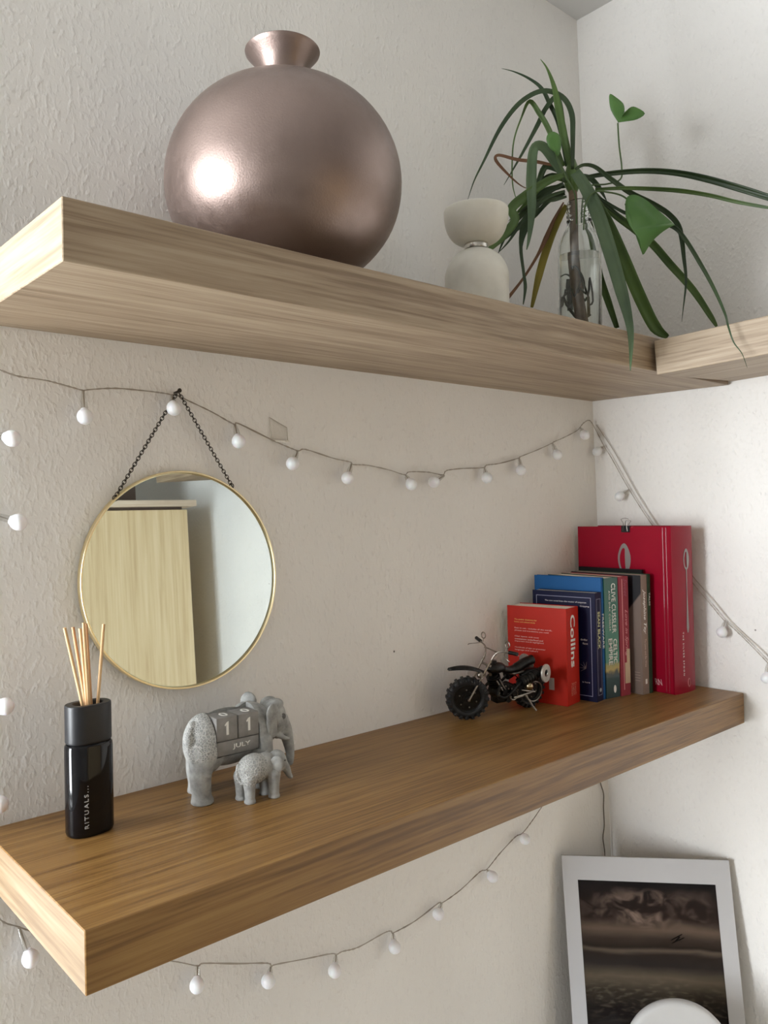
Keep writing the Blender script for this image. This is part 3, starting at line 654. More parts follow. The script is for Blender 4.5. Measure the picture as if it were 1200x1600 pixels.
limb(m,[(-.045,-.003,.081),(-.0530,-.010,.066),(-.0535,-.018,.051),(-.0480,-.0255,.0415),(-.0425,-.0285,.0355),(-.0385,-.0290,.0310)],[.0045,.0042,.0038,.0034,.0034,.0024],12)
eb=fuse(m,'body',ST,el,.00125,((-.0285,-.06,.0462),(.0275,.0045,.13)))
for sy,x in ((-1,.0465),(1,.043)):
    m=MB(); m.box((-.0085,-.0022,-.0205),(.0075,.0022,.012),.0020); m.ball((-.001,sy*.001,.010),(.0100,.0036,.0115),18,12); m.ball((-.0075,sy*.001,-.003),(.0030,.0030,.018),14,10)
    e=fuse(m,'ear',ST,el,.0011); e.location=(x,sy*.0215,.0735 if sy<0 else .079); e.rotation_euler=(R(6*-sy),R(-6),R(16*-sy) if sy<0 else R(-38))
EYE=plain('eye_grey',(.15,.15,.145),.6)
for sy in (-1,1): MB().ball((.0655,sy*.0158,.0745),(.0026,.0013,.0020),12,8).torus((.0655,sy*.0156,.0745),.0030,.0006,14,6,axis='y').obj('eye',EYE,el)
# calf
m=MB()
m.ball((-.001,0,.0335),(.0195,.0145,.0165),22,14); m.ball((.012,0,.035),(.013,.012,.014)); m.ball((.0275,0,.0365),(.0115,.0105,.0125),20,12)
limb(m,[(.033,0,.034),(.0385,-.001,.027),(.0415,-.0015,.020),(.0440,-.002,.0165)],[.0072,.0050,.0036,.0027],12)
for x,y in ((-.0095,-.0072),(-.0125,.0088),(.0200,-.0070),(.0165,.0085)):
    limb(m,[(x,y*.9,.026),(x,y,.014),(x,y,.005)],[.0085,.0062,.0056],12); flatfoot(m,x,y,.0066,.0025)
limb(m,[(-.0195,0,.040),(-.0215,-.001,.030),(-.0185,-.006,.021)],[.0022,.0017,.0015],8)
cf=fuse(m,'calf',STC,el,.0009); cf.location=(.0070,-.0455,0); cf.rotation_euler=(0,0,R(-5))
for sy in (-1,1):
    m=MB(); m.ball((0,0,0),(.0078,.0020,.0092),18,12); m.ball((.001,sy*.001,-.003),(.006,.0018,.008),14,10)
    e=fuse(m,'ear',STC,cf,.0008); e.location=(.0215,sy*.0115,.0375); e.rotation_euler=(R(5*-sy),0,R(24*sy))
    MB().ball((.0335,sy*.0093,.0385),(.0012,.0007,.0010),10,6).obj('eye',EYE,cf)
# blocks: two number cubes and the month bar, each lies in the slot of the figurine
SLATE=plain('grey_wood_block',(.235,.225,.215),.7,var=.15,scale=90,bmp=.1); CHALK=plain('white_numeral',(.80,.79,.75),.6,var=.02)
EM=Matrix.Translation((ex,ey,zl(ey)))@Euler((TL,0,R(-2))).to_matrix().to_4x4()
def block(name,label,x0,x1,z0,z1,grp=None):
    t=thing(name,label,'calendar block',EM@Vector(((x0+x1)/2,-.0115,z0)),(TL,0,R(-2)),grp)
    w=(x1-x0)/2-.0004
    MB().box((-w,-.0132,0.0002),(w,.0135,z1-z0-.0002),.0011).obj('block',SLATE,t); return t
FRONT=Euler((R(90),0,0)).to_matrix().to_4x4()
b_=block('month_block','grey wooden calendar bar reading JULY under the two number cubes',-.0275,.0270,.0470,.0630)
lettering(b_,'JULY',Matrix.Translation((.004,-.0132,.0083))@FRONT,CHALK,w=.0225,h=.0062,bold=.015,depth=.0004)
for i,(x0,lb) in enumerate(((-.0275,'grey calendar cube showing 1, nearer the tail of the elephant'),(-.0000,'grey calendar cube showing 1, nearer the ear of the elephant'))):
    c=block('number_cube',lb,x0,x0+.0270,.0631,.0895,'number cubes of the elephant calendar')
    MB().prism([(-.0032,.0036),(-.0006,.0066),(.0017,.0074),(.0017,-.0074),(-.0011,-.0074),(-.0011,.0038),(-.0026,.0024)],.0004,M=Matrix.Translation((0,-.0132,.0140))@FRONT).obj('lettering',CHALK,c,0)
    lettering(c,'0',Matrix.Translation((.002,-.001,.0262)),CHALK,w=.0090,h=.0140,bold=.008,depth=.0004)

# ------------------------------------------------------------------ scrap-metal motorbike
IRON=plain('dark_iron',(.030,.029,.028),.38,.85,var=.3,scale=200,bmp=.15); STEEL=plain('worn_steel',(.30,.27,.235),.32,1.0,var=.15,scale=200)
RUB=plain('black_tyre',(.020,.020,.021),.55,.3,var=.2,scale=150); PALE=plain('zinc_washer',(.50,.47,.42),.45,.7,var=.1,scale=200); BALLM=plain('bronze_ball',(.42,.34,.22),.25,1.0)
mb=thing('toy_motorbike','small black scrap-metal motorbike model in front of the red dictionary','model motorbike',(-.3885,-.0600,zl(-.0600)),(0,0,R(171)))
lean=bpy.data.objects.new('chassis',None); 
def wheel(name,r,par,mx):
    w=thing(name,None,None); del_=[k for k in ('label','category') if k in w]; w.parent=par; w.matrix_local=mx
    t=MB().torus((0,0,0),r*.80,r*.19,40,12,axis='y')
    for k in range(20):
        a=2*PI*k/20
        M=Matrix.Rotation(-a,4,'Y')@Matrix.Translation((r*.955,0,0))
        t.box((-.0022,-r*.20,-r*.075),(.0016,r*.20,r*.075),.0006,M=M,seg=1)
        for sy in (-1,1): t.box((-.0045,sy*r*.20-.0012,-r*.06),(.0005,sy*r*.20+.0012,r*.06),.0005,M=M,seg=1)
    t.obj('tyre',RUB,w)
    MB().torus((0,0,0),r*.60,r*.055,32,8,axis='y').torus((0,-r*.12,0),r*.66,.0007,28,6,axis='y').torus((0,r*.12,0),r*.66,.0007,28,6,axis='y').obj('rim',IRON,w)
    MB().cyl((0,-r*.28,0),(0,r*.28,0),r*.13,14).cyl((0,-r*.12,0),(0,r*.12,0),r*.30,18).obj('hub',IRON,w)
    for k in range(8):
        a=2*PI*k/8; MB().cyl((math.cos(a)*r*.2,0,math.sin(a)*r*.2),(math.cos(a)*r*.6,0,math.sin(a)*r*.6),.0008,6).obj('spoke',RUB,w)
    MB().cyl((0,-r*.05,0),(0,r*.05,0),r*.60,28).obj('disc',IRON,w)
    nuts=MB()
    for k in range(6):
        a=2*PI*k/6+.3
        for sy in (-1,1): nuts.ball((math.cos(a)*r*.42,sy*r*.13,math.sin(a)*r*.42),.0013,8,6)
    nuts.obj('studs',STEEL,w); return w
LN=Matrix.Rotation(R(-9),4,'X')      # bike leans on its side stand (towards -y in the room)
def mpart(m,name,mat,smooth=40,flip=False):
    if flip: m.v=[(v[0],-v[1],v[2]) for v in m.v]
    return m.obj(name,mat,mb,smooth,mx=LN)
rr_,rf_=.0290,.0320
wheel('rear_wheel',rr_,mb,LN@Matrix.Translation((-.0640,0,rr_+.0005)))
steer=Matrix.Translation((.0600,0,rf_+.0006))@Matrix.Rotation(R(-26),4,'Z')
wheel('front_wheel',rf_,mb,LN@steer)
ZR,ZF=rr_,rf_
F_=MB()       # frame tubes
F_.tube([(.022,0,.071),(.012,0,.050),(.006,.0,.026),(-.020,0,.018)],.0022,8)
F_.tube([(.022,0,.071),(-.004,0,.066),(-.030,0,.058),(-.062,0,.060)],.0022,8)
for s in (-1,1): F_.tube([(-.020,s*.007,.020),(-.044,s*.009,.024),(-.064,s*.0105,ZR)],.0014,8); F_.tube([(-.034,s*.006,.056),(-.050,s*.009,.044),(-.064,s*.0105,ZR)],.0011,8); F_.tube([(.014,s*.010,.056),(-.002,s*.012,.034),(-.010,s*.0125,.030)],.0012,8)
F_.tube([(-.010,.0125,.030),(-.003,.0125,.040),(.010,.012,.058)],.0010,8)
mpart(F_,'frame',STEEL)
fk=MB()
for s in (-1,1): h_=steer@Vector((0,s*.0118,0)); fk.tube([tuple(h_),tuple(h_.lerp(Vector((.026,s*.0085,.0880)),.5)),(.026,s*.0085,.0880)],.0014,8); fk.cyl(tuple(h_),tuple(steer@Vector((0,s*.0085,0))),.0022,10)
fk.cyl((.036,-.010,.066),(.036,.010,.066),.0018,10); fk.cyl((.028,-.010,.080),(.028,.010,.080),.0018,10)
mpart(fk,'fork',STEEL)
hb=MB(); hb.tube(catmull([Vector(p) for p in [(.026,-.008,.086),(.0215,-.010,.096),(.017,-.018,.103),(.012,-.040,.106)]],4),.0012,8).tube(catmull([Vector(p) for p in [(.026,.008,.086),(.0215,.010,.096),(.017,.018,.103),(.012,.040,.106)]],4),.0012,8).tube([(.0185,-.016,.101),(.0185,.016,.101)],.0011,8)
hbo=mpart(hb,'handlebar',STEEL)
for s in (-1,1):
    MB().cyl((.0135,s*.032,.1055),(.0100,s*.046,.1065),.0028,12).obj('grip',IRON,hbo)
    MB().tube(catmull([Vector(p) for p in [(.016,s*.028,.105),(.024,s*.033,.103),(.027,s*.042,.100),(.025,s*.047,.097)]],3),.0007,6).obj('lever',STEEL,hbo)
    MB().torus((.013,s*.027,.116),.0046,.0009,20,8,axis='x').cyl((.014,s*.026,.106),(.013,s*.027,.1115),.0008,6).obj('mirror_ring',STEEL,hbo)
mpart(MB().ball((.0475,-.0105,.0690),.0050,16,10).cyl((.0475,-.0105,.069),(.0475,-.0155,.069),.0030,12).torus((.0475,-.0158,.069),.0030,.0008,14,6,axis='y'),'front_lamp',STEEL,flip=True)
fd=MB(); n=12; vs=[];fs=[]
for i in range(n+1):
    u=i/n; w_=.010*math.sin(PI*(.04+.92*u))**.7; X_=.034-.060*u; Z_=rf_*1.22+.010*math.sin(PI*(.15+.75*u))-.006*u
    for k in (-1,0,1): vs.append((X_,k*w_,Z_+(.0035 if k==0 else 0)))
for i in range(n):
    for k in range(2): fs.append((i*3+k,i*3+k+1,i*3+k+4,i*3+k+3))
fd.add(vs,fs); o=fd.obj('front_mudguard',IRON,mb,70,mx=LN@steer@Matrix.Rotation(R(10),4,'Z')); o.modifiers.new('t','SOLIDIFY').thickness=.0011
# tank, engine, seat
mpart(MB().ball((.008,0,.072),(.018,.0105,.0085),20,12).cyl((.012,0,.078),(.012,0,.084),.0035,12),'fuel_tank',IRON)
eng=MB()
eng.cyl((-.002,-.010,.036),(-.002,.010,.036),.0135,18); eng.cyl((-.022,-.010,.033),(-.022,.010,.033),.0115,18); eng.box((-.026,-.008,.018),(.008,.008,.034),.002)
for k in range(5):
    M=Matrix.Translation((.006,0,.045))@Matrix.Rotation(R(24),4,'Y'); eng.cyl(M@Vector((0,0,k*.0036)),M@Vector((0,0,k*.0036+.0018)),.0108,16)
eng.cyl((.006,0,.044),(.013,0,.063),.0075,14)
for q in ((-.002,-.0105,.036),(-.022,-.0105,.033),(-.012,-.009,.024)): eng.cyl(q,(q[0],q[1]-.004,q[2]),.0055,6)
eo=mpart(eng,'engine',IRON,flip=True)
nb=MB()
for k in range(7):
    a=2*PI*k/7; nb.ball((-.002+.0095*math.cos(a),-.0112,.036+.0095*math.sin(a)),.0015,8,6); nb.ball((-.022+.008*math.cos(a),-.0112,.033+.008*math.sin(a)),.0014,8,6)
nb.v=[(v[0],-v[1],v[2]) for v in nb.v]; nb.obj('bolts',STEEL,eo)
mpart(MB().tube(catmull([Vector(p) for p in [(-.004,0,.070),(-.018,0,.0655),(-.034,0,.0670),(-.050,0,.0730),(-.066,0,.0765)]],4),[.006]*8+[.0075]*9,12),'seat',IRON)
# silencers: two ribbed tubes ending in washers, one each side
for s in (-1,1):
    ex_=MB(); a=Vector((-.030,s*.0165,.0500)); b=Vector((-.074,s*.0205,.0650)); d=(b-a)
    ex_.cyl(a,b,.0068,16)
    for k in range(9): c=a+d*(k+.5)/9; ex_.cyl(c-d*.02,c+d*.02,.0078,16)
    ex_.tube(catmull([Vector(p) for p in [(.006,s*.010,.050),(.014,s*.016,.036),(.0,s*.0175,.030),(-.020,s*.0165,.042)]+[tuple(a)]],4),.0021,8)
    eo=mpart(ex_,'exhaust',IRON)
    dd=d.normalized(); q=Vector((0,0,1)).rotation_difference(dd).to_matrix().to_4x4()
    M=Matrix.Translation(b)@q
    if s>0: M=Matrix.Translation(b+Vector((.007,.0080,-.002)))@Vector((0,0,1)).rotation_difference(Vector((-.30,.90,.12)).normalized()).to_matrix().to_4x4()
    MB().lathe([(.0056,0),(.0138,0),(.0138,.0024),(.0056,.0024),(.0056,0)],24,M=M).obj('washer_end',PALE,eo)
mpart(MB().ball((-.0415,-.0225,.0440),.0066,18,12),'bearing_ball',BALLM,flip=True)
gd=MB(); vs=[];fs=[]
for i in range(n+1):
    a=R(50+95*i/n); w_=.0095; r_=rr_*1.14
    for k in (-1,0,1): vs.append((-.064+math.cos(a)*(r_+(.002 if k==0 else 0)),k*w_,ZR+math.sin(a)*(r_+(.002 if k==0 else 0))))
for i in range(n):
    for k in range(2): fs.append((i*3+k,i*3+k+1,i*3+k+4,i*3+k+3))
gd.add(vs,fs); o=mpart(gd,'rear_mudguard',IRON,70); o.modifiers.new('t','SOLIDIFY').thickness=.0011
mpart(MB().cyl((-.080,.006,.060),(-.096,.010,.0590),.0022,8,r2=.0010),'tail_light',STEEL)
mpart(MB().tube([(-.046,-.011,.026),(-.050,-.0165,.018),(-.053,-.0225,.0100),(-.0545,-.0290,.0055)],.0015,8),'side_stand',STEEL,flip=True)
ck=MB().cyl((-.064,-.0120,ZR),(-.020,-.0135,.026),.0012,8).torus((-.064,-.0120,ZR),.0155,.0012,24,6,axis='y').torus((-.020,-.0135,.030),.0075,.0012,18,6,axis='y').cyl((-.064,-.0135,ZR),(-.034,-.0145,.036),.0012,8)
mpart(ck,'drive_chain',STEEL,flip=True)
bpy.data.objects.remove(lean)

# ------------------------------------------------------------------ books
PAGE=plain('page_block',(.78,.71,.61),.9,var=.12,scale=500,bmp=.2)
def cover(name,col,rough=.42,coat=.0,var=.05): return plain(name,col,rough,var=var,scale=30,coat=coat,spec=.16)
XF=Euler((R(90),0,R(-90))).to_matrix().to_4x4()     # lettering on a cover facing -x, reading towards -y
def on_cover(y,z): return Matrix.Translation((-.0001,y,z))@XF
SPIN=Euler((R(90),0,0)).to_matrix().to_4x4()@Matrix.Rotation(R(-90),4,'Z')
def on_spine(x,z,y=-.0006): return Matrix.Translation((x,y,z))@SPIN
def upright(x,z,y=-.0001): return Matrix.Translation((x,y,z))@FRONT
def book(label,cat,x,y,t,dd,h,yaw,mat,hard=False,group=None,pageinset=.002):
    b=thing('book',label,'book',(x,y,zl(y)),(TL,0,yaw),group)
    th=.0022 if hard else .0006
    m=MB(); bv=.0004
    m.box((0,0.0,0),(th,dd,h),bv,seg=1); m.box((t-th,0.0,0),(t,dd,h),bv,seg=1)
    if hard:
        # rounded hinge and slightly convex spine
        prof=[]
        for i in range(9):
            u=i/8; prof.append((u*t,-.0035*math.sin(PI*u)**.7))
        out=prof+[(t-u_*t/8*1.0,.0022) for u_ in range(0,9)]
        m.prism(out,h)
    else: m.box((0,-.0004,0),(t,.0006,h),bv,seg=1)
    m.obj('cover',mat,b,35)
    ins=.003 if hard else .0002
    MB().box((th,.0008 if not hard else .003,ins if hard else .0003),(t-th,dd-(.004 if hard else .0008),h-(.0035 if hard else .0012)),0).obj('page_block',PAGE,b,0)
    return b
CW=plain('print_white',(.80,.77,.73),.5,var=.01); CY=plain('print_yellow',(.72,.50,.10),.5,var=.01); CP=plain('print_pink',(.78,.50,.45),.5,var=.01)
CG=plain('print_silver',(.30,.28,.27),.3,.5,var=.02,scale=30)
# 1 red dictionary
RED=cover('red_cover',(.42,.018,.008))
x,y,t,dd,h,a=-.2803,-.1133,.0440,.103,.1528,.167
b=book('thick orange-red dictionary with white vertical spine lettering, nearest the motorbike','book',x,y,t,dd,h,a,RED)
lettering(b,'Collins',on_spine(t*.50,h*.655),CW,w=.083,h=.0165,bold=.022,depth=.0002)
for i,(tx,z,w,mt_) in enumerate([('The pocket dictionary for',.1305,.040,CY),('home and school study',.1265,.037,CY),('Easy to use - includes all the words,',.1165,.066,CP),('phrases and translations you need',.1125,.060,CP),
    ('Clear layout, with most',.1030,.043,CP),('translations underlined and',.0990,.050,CP),('important words highlighted',.0950,.051,CP),('Hundreds of tips on grammar',.0850,.054,CP),('language and culture',.0810,.041,CP),('Free online help',.0710,.028,CP)]):
    lettering(b,tx,on_cover(.090-w/2,z),mt_,w=w,h=.0026,depth=.00015)
MB().box((-.0003,.022,.023),(.0001,.031,.042)).obj('price_label',plain('label_white',(.40,.34,.31),.7,spec=.1),b,0)
lettering(b,'French\nEnglish\nPocket',on_spine(t*.5,.024),plain('print_dim_red',(.62,.22,.16),.5),w=.020,h=.017,depth=.00015)
# 2 navy paperback
NAVY=cover('navy_cover',(.006,.007,.034))
x,y,t,dd,h,a=-.2246,-.1296,.0215,.112,.1740,.113
b=book('navy blue paperback with a thin silver border, behind the red dictionary','book',x,y,t,dd,h,a,NAVY)
LINE=plain('border_silver',(.30,.31,.42),.4)
m=MB()
for q in (((-.0002,.007,.008),(.0001,.0078,h-.008)),((-.0002,dd-.0078,.008),(.0001,dd-.007,h-.008)),((-.0002,.007,.008),(.0001,dd-.007,.0088)),((-.0002,.007,h-.0088),(.0001,dd-.007,h-.008))): m.box(*q)
m.box((.004,-.0006,.010),(.0046,.0001,h-.010)); m.box((t-.0046,-.0006,.010),(t-.004,.0001,h-.010)); m.box((.004,-.0006,h-.0106),(t-.004,.0001,h-.010)); m.box((.004,-.0006,.010),(t-.004,.0001,.0106))
m.obj('border_line',LINE,b,0)
lettering(b,'The new novel from the master of suspense',on_cover(.052,h-.0165),CW,w=.074,h=.0030,depth=.00015)
lettering(b,'Gripping',on_cover(.018,h-.0225),CW,w=.016,h=.0028,depth=.00015)
lettering(b,'thriller',on_cover(.020,.098),CW,w=.012,h=.003,depth=.00015); lettering(b,'fast',on_cover(.018,.092),CW,w=.009,h=.003,depth=.00015)
lettering(b,'is here',on_cover(.018,.030),CW,w=.013,h=.0025,depth=.00015)
m=MB()
for k in range(5): 
    q=R(-30+k*32); m.box((-.0002,.018+.003*math.cos(q)-.0004,.052+.003*math.sin(q)),(.0001,.0188+.010*math.cos(q),.0527+.010*math.sin(q))) if False else m.tube([(-.0001,.018,.052),(-.0001,.018+.011*math.cos(q),.052+.011*math.sin(q))],[.0008,.0002],4)
m.obj('star_print',CG,b,0)
CRE=plain('print_cream',(.62,.62,.34),.5,var=.01)
lettering(b,'SEAN BLACK',on_spine(t*.5,h*.652,-.0005),CRE,w=.060,h=.0075,bold=.02,depth=.0002)
MB().lathe([(0,0),(.0032,0),(.0032,.0003),(0,.0003)],20,M=Matrix.Translation((t*.55,-.0004,.018))@FRONT).obj('publisher_mark',plain('mark_grey',(.35,.38,.42),.5),b,0)
# 3 blue paperback
BLUE=cover('blue_cover',(.012,.09,.26))
x,y,t,dd,h,a=-.2022,-.1265,.0092,.1215,.1968,.0988
b=book('bright blue paperback standing taller behind the navy one','book',x,y,t,dd,h,a,BLUE)
MB().box((-.0003,.0,h-.0275),(.0001,dd,h-.0265)).obj('cover_line',plain('line_pale',(.45,.55,.65),.5),b,0)
lettering(b,'FREEWARE',on_spine(t*.5,h*.560,-.0005),CW,w=.056,h=.0058,bold=.01,depth=.0002)
# 4 green paperback
m,tt,bs=nt('green_cover'); bs.inputs['Roughness'].default_value=.35; bs.inputs['Coat Weight'].default_value=.2
v=coords(tt); sp=N(tt,'ShaderNodeSeparateXYZ'); tt.links.new(v,sp.inputs[0]); nz_=N(tt,'ShaderNodeTexNoise',Scale=70.0,Detail=4.0); tt.links.new(v,nz_.inputs['Vector'])
ad=N(tt,'ShaderNodeMath',operation='MULTIPLY_ADD'); ad.inputs[1].default_value=.02; tt.links.new(nz_.outputs['Fac'],ad.inputs[0]); tt.links.new(sp.outputs['Z'],ad.inputs[2])
mr=N(tt,'ShaderNodeMapRange'); mr.inputs['From Min'].default_value=0; mr.inputs['From Max'].default_value=.2; tt.links.new(ad.outputs[0],mr.inputs['Value'])
r=ramp(tt,[(.05,(.006,.030,.034)),(.22,(.010,.045,.045)),(.255,(.02,.03,.02)),(.28,(.42,.30,.06)),(.315,(.30,.26,.06)),(.345,(.03,.17,.10)),(.7,(.010,.13,.075)),(1,(.006,.075,.05))],mr.outputs[0]); tt.links.new(r.outputs[0],bs.inputs['Base Color'])
GREEN=m
x,y,t,dd,h,a=-.1945,-.1275,.0330,.122,.1955,-.1500
b=book('dark green paperback novel with large white capitals down the spine','book',x,y,t,dd,h,a,GREEN)
lettering(b,'CLIVE CUSSLER',on_spine(t*.66,h*.745,-.0006),CW,w=.081,h=.0095,depth=.0002,bold=.006)
lettering(b,'AND DIRK CUSSLER',on_spine(t*.36,h*.725,-.0006),CW,w=.066,h=.0036,depth=.0002,bold=.01,spacing=1.2)
lettering(b,'CELTIC',on_spine(t*.70,h*.385,-.0006),CW,w=.040,h=.0090,depth=.0002,bold=.02)
lettering(b,'EMPIRE',on_spine(t*.36,h*.385,-.0006),CW,w=.043,h=.0090,depth=.0002,bold=.02)
MB().lathe([(0,0),(.0042,0),(.0042,.0003),(0,.0003)],20,M=Matrix.Translation((t*.62,-.0004,.014))@FRONT@Matrix.Scale(1.5,4,(0,1,0))@Matrix.Scale(.7,4,(1,0,0))).obj('publisher_mark',CW,b,0)
# 5 pink-red paperback
PINK=cover('rose_cover',(.27,.035,.050))
x,y,t,dd,h,a=-.1610,-.1340,.0230,.124,.1960,-.1450
b=book('rose red paperback with curly script on its spine, beside the green novel','book',x,y,t,dd,h,a,PINK)
SCR=plain('print_rose',(.62,.25,.26),.5)
lettering(b,'Sweet',on_spine(t*.68,h*.905,-.0005),plain('print_wine',(.32,.06,.10),.5),w=.030,h=.008,shear=.4,depth=.0002)
lettering(b,'Love in Spring',on_spine(t*.68,h*.52,-.0005),SCR,w=.078,h=.0075,shear=.4,depth=.0002)
m=MB(); m.box((t*.30,-.0007,.010),(t*.36,.0001,h-.004)); m.obj('spine_line',SCR,b,0)
MB().box((t*.45,-.0008,.020),(t*.98,.0001,.054)).box((t*.66,-.0008,.054),(t*.98,.0001,.076)).obj('spine_label',plain('label_tan',(.50,.36,.24),.6),b,0)
# 6 grey-brown paperback
m,tt,bs=nt('taupe_cover'); bs.inputs['Roughness'].default_value=.45
v=coords(tt); sp=N(tt,'ShaderNodeSeparateXYZ'); tt.links.new(v,sp.inputs[0])
ma=N(tt,'ShaderNodeMath',operation='MULTIPLY_ADD'); ma.inputs[1].default_value=1.15; tt.links.new(sp.outputs['Y'],ma.inputs[0]); tt.links.new(sp.outputs['Z'],ma.inputs[2])
r=ramp(tt,[(.0,(.19,.14,.115)),(.164,(.19,.14,.115)),(.1655,(.012,.013,.015)),(1,(.02,.02,.022))],ma.outputs[0])
gt=N(tt,'ShaderNodeMath',operation='GREATER_THAN'); gt.inputs[1].default_value=.0008; tt.links.new(sp.outputs['X'],gt.inputs[0])
mx=N(tt,'ShaderNodeMix',data_type='RGBA'); tt.links.new(gt.outputs[0],mx.inputs['Factor']); tt.links.new(r.outputs[0],mx.inputs['A']); mx.inputs['B'].default_value=(.24,.185,.15,1)
tt.links.new(mx.outputs['Result'],bs.inputs['Base Color'])
x,y,t,dd,h,a=-.1270,-.1527,.0180,.140,.1972,-.0800
b=book('taupe paperback with italic white spine lettering and a dark cover corner','book',x,y,t,dd,h,a,m)
lettering(b,'Josephine Tey',on_spine(t*.52,h*.690,-.0006),CW,w=.074,h=.0086,bold=.012,shear=.35,depth=.0002)
lettering(b,'To Love and Be Wise',on_spine(t*.55,h*.345,-.0005),plain('print_tan',(.62,.50,.42),.5),w=.046,h=.0046,depth=.0002)
MB().box((t*.42,-.0007,.017),(t*.68,.0001,.025)).obj('spine_mark',CW,b,0)
for k in range(4): MB().box((-.0003,.004,.022+k*.0045),(.0001,.014,.0227+k*.0045)).obj('small_print',plain('print_line_%d'%k,(.40,.31,.26),.5),b,0)
# 7 dark green thin
x,y,t,dd,h,a=-.1082,-.1550,.0076,.140,.1978,-.0800
b=book('thin dark green paperback against the red cookbook','book',x,y,t,dd,h,a,cover('bottle_green_cover',(.028,.060,.035)))
lettering(b,'TALES',on_spine(t*.5,h*.79,-.0005),CW,w=.022,h=.0032,depth=.0002)
# 8 black thin, slightly taller, pushed back
x,y,t,dd,h,a=-.0992,-.1400,.0050,.130,.2040,-.0800
b=book('thin black book just taller than its neighbours, in front of the red cookbook','book',x,y,t,dd,h,a,cover('black_cover',(.012,.012,.013)))
# 9 cookbook
CRIM=cover('crimson_cover',(.27,.003,.018),.28,.12,.03)
x,y,t,dd,h,a=-.0915,-.1892,.0625,.184,.2767,-.0552
b=book('large crimson hardback cookbook with silver spoons printed on it','book',x,y,t,dd,h,a,CRIM,True)
m=MB(); m.tube([(-.0003,.0085,.002),(-.0003,.0085,h-.002)],.0008,6); m.tube([(-.0003,.0145,.002),(-.0003,.0145,h-.002)],.0008,6); m.obj('hinge_ridge',CRIM,b)
def spoon(cx,cz,L,wd,mx,name):
    """flat spoon print: open bowl outline, stem and rounded handle"""
    m=MB(); n=28; out=[];inn=[]
    for i in range(n):
        a_=2*PI*i/n; px_=math.sin(a_)*wd*(1 if math.cos(a_)<.2 else 1-.25*(math.cos(a_)-.2)); pz=math.cos(a_)*wd*2.1
        out.append((px_,pz)); inn.append((px_*.62-wd*.10,pz*.74-wd*.10))
    vs=[(p_[0],p_[1],0) for p_ in out]+[(p_[0],p_[1],0) for p_ in inn]
    fs=[(i,(i+1)%n,n+(i+1)%n,n+i) for i in range(n)]
    z0=-wd*2.05
    st=[(wd*.16,z0),(wd*.10,z0-L*.35),(wd*.30,z0-L*.72),(wd*.42,z0-L*.92),(wd*.2,z0-L),(-wd*.2,z0-L),(-wd*.42,z0-L*.92),(-wd*.30,z0-L*.72),(-wd*.10,z0-L*.35),(-wd*.16,z0)]
    o_=len(vs); vs+=[(p_[0],p_[1],0) for p_ in st]; fs.append(tuple(range(o_,o_+len(st))))
    # solid right-hand half of the bowl (the shine)
    hl=[(inn[i][0],inn[i][1]) for i in range(2,n//2-1)]; o_=len(vs); vs+=[(p_[0],p_[1],0) for p_ in hl]+[(wd*.12,-wd*.5,0),(wd*.10,wd*.6,0)]; fs.append(tuple(range(o_,len(vs))))
    me_=MB().add(vs,fs); o=me_.obj(name,CG,b,0,mx=mx@Matrix.Translation((cx,cz,0)).inverted() if False else mx)
    sd=o.modifiers.new('t','SOLIDIFY'); sd.thickness=.0002; return o
spoon(0,0,.105,.0085,Matrix.Translation((t*.60,-.0038,h*.80))@FRONT,'spoon_print')
spoon(0,0,.105,.0125,Matrix.Translation((-.0003,.088,h*.80))@XF,'spoon_print')
lettering(b,'THE SILVER SPOON',on_spine(t*.37,h*.235,-.0036),CW,w=.072,h=.0036,spacing=1.5,depth=.0002)
lettering(b,'RN',Matrix.Translation((-.0003,.029,.017))@XF,plain('print_blush',(.66,.40,.42),.5),w=.014,h=.010,shear=-.3,depth=.0002)
MB().torus((0,0,0),.0042,.0005,16,6,M=Matrix.Translation((t*.60,-.0037,.016))@FRONT@Matrix.Scale(1.6,4,(0,1,0))@Matrix.Scale(.75,4,(1,0,0))).obj('publisher_mark',SCR,b)
MB().box((.002,-.0033,.027),(t-.002,-.0030,.0274)).obj('spine_line',SCR,b,0) if False else None
# binder clip on its top edge
BM=Matrix.Translation((x,y,zl(y)))@Euler((TL,0,a)).to_matrix().to_4x4()
bc=thing('binder_clip','small black binder clip gripping the top edge of the crimson cookbook','clip',BM@Vector((.0012,.084,h)),(TL,0,a))
MB().box((-.0024,-.0085,-.010),(-.0017,.0085,.0012),.0003,seg=1).box((.0017,-.0085,-.010),(.0024,.0085,.0012),.0003,seg=1).box((-.0024,-.0085,.0006),(.0024,.0085,.0014),.0003,seg=1).obj('clamp',plain('black_steel',(.012,.012,.015),.35,.3),bc)
WR=plain('chrome_wire',(.22,.20,.18),.35,1.0)
MB().tube(catmull([Vector(p) for p in [(-.0030,-.0045,-.008),(-.0032,-.0032,.004),(-.0030,-.0060,.010),(-.0028,-.0075,.0125),(-.0028,0,.0145),(-.0028,.0075,.0125),(-.0030,.0060,.010),(-.0032,.0032,.004),(-.0030,.0045,-.008)]],4),.00045,6).obj('wire_handle',WR,bc)
MB().tube(catmull([Vector(p) for p in [(.0030,-.0045,-.008),(.0032,-.0032,.003),(.0070,-.0050,.009),(.0085,0,.0105),(.0070,.0050,.009),(.0032,.0032,.003),(.0030,.0045,-.008)]],4),.00045,6).obj('wire_handle',WR,bc)

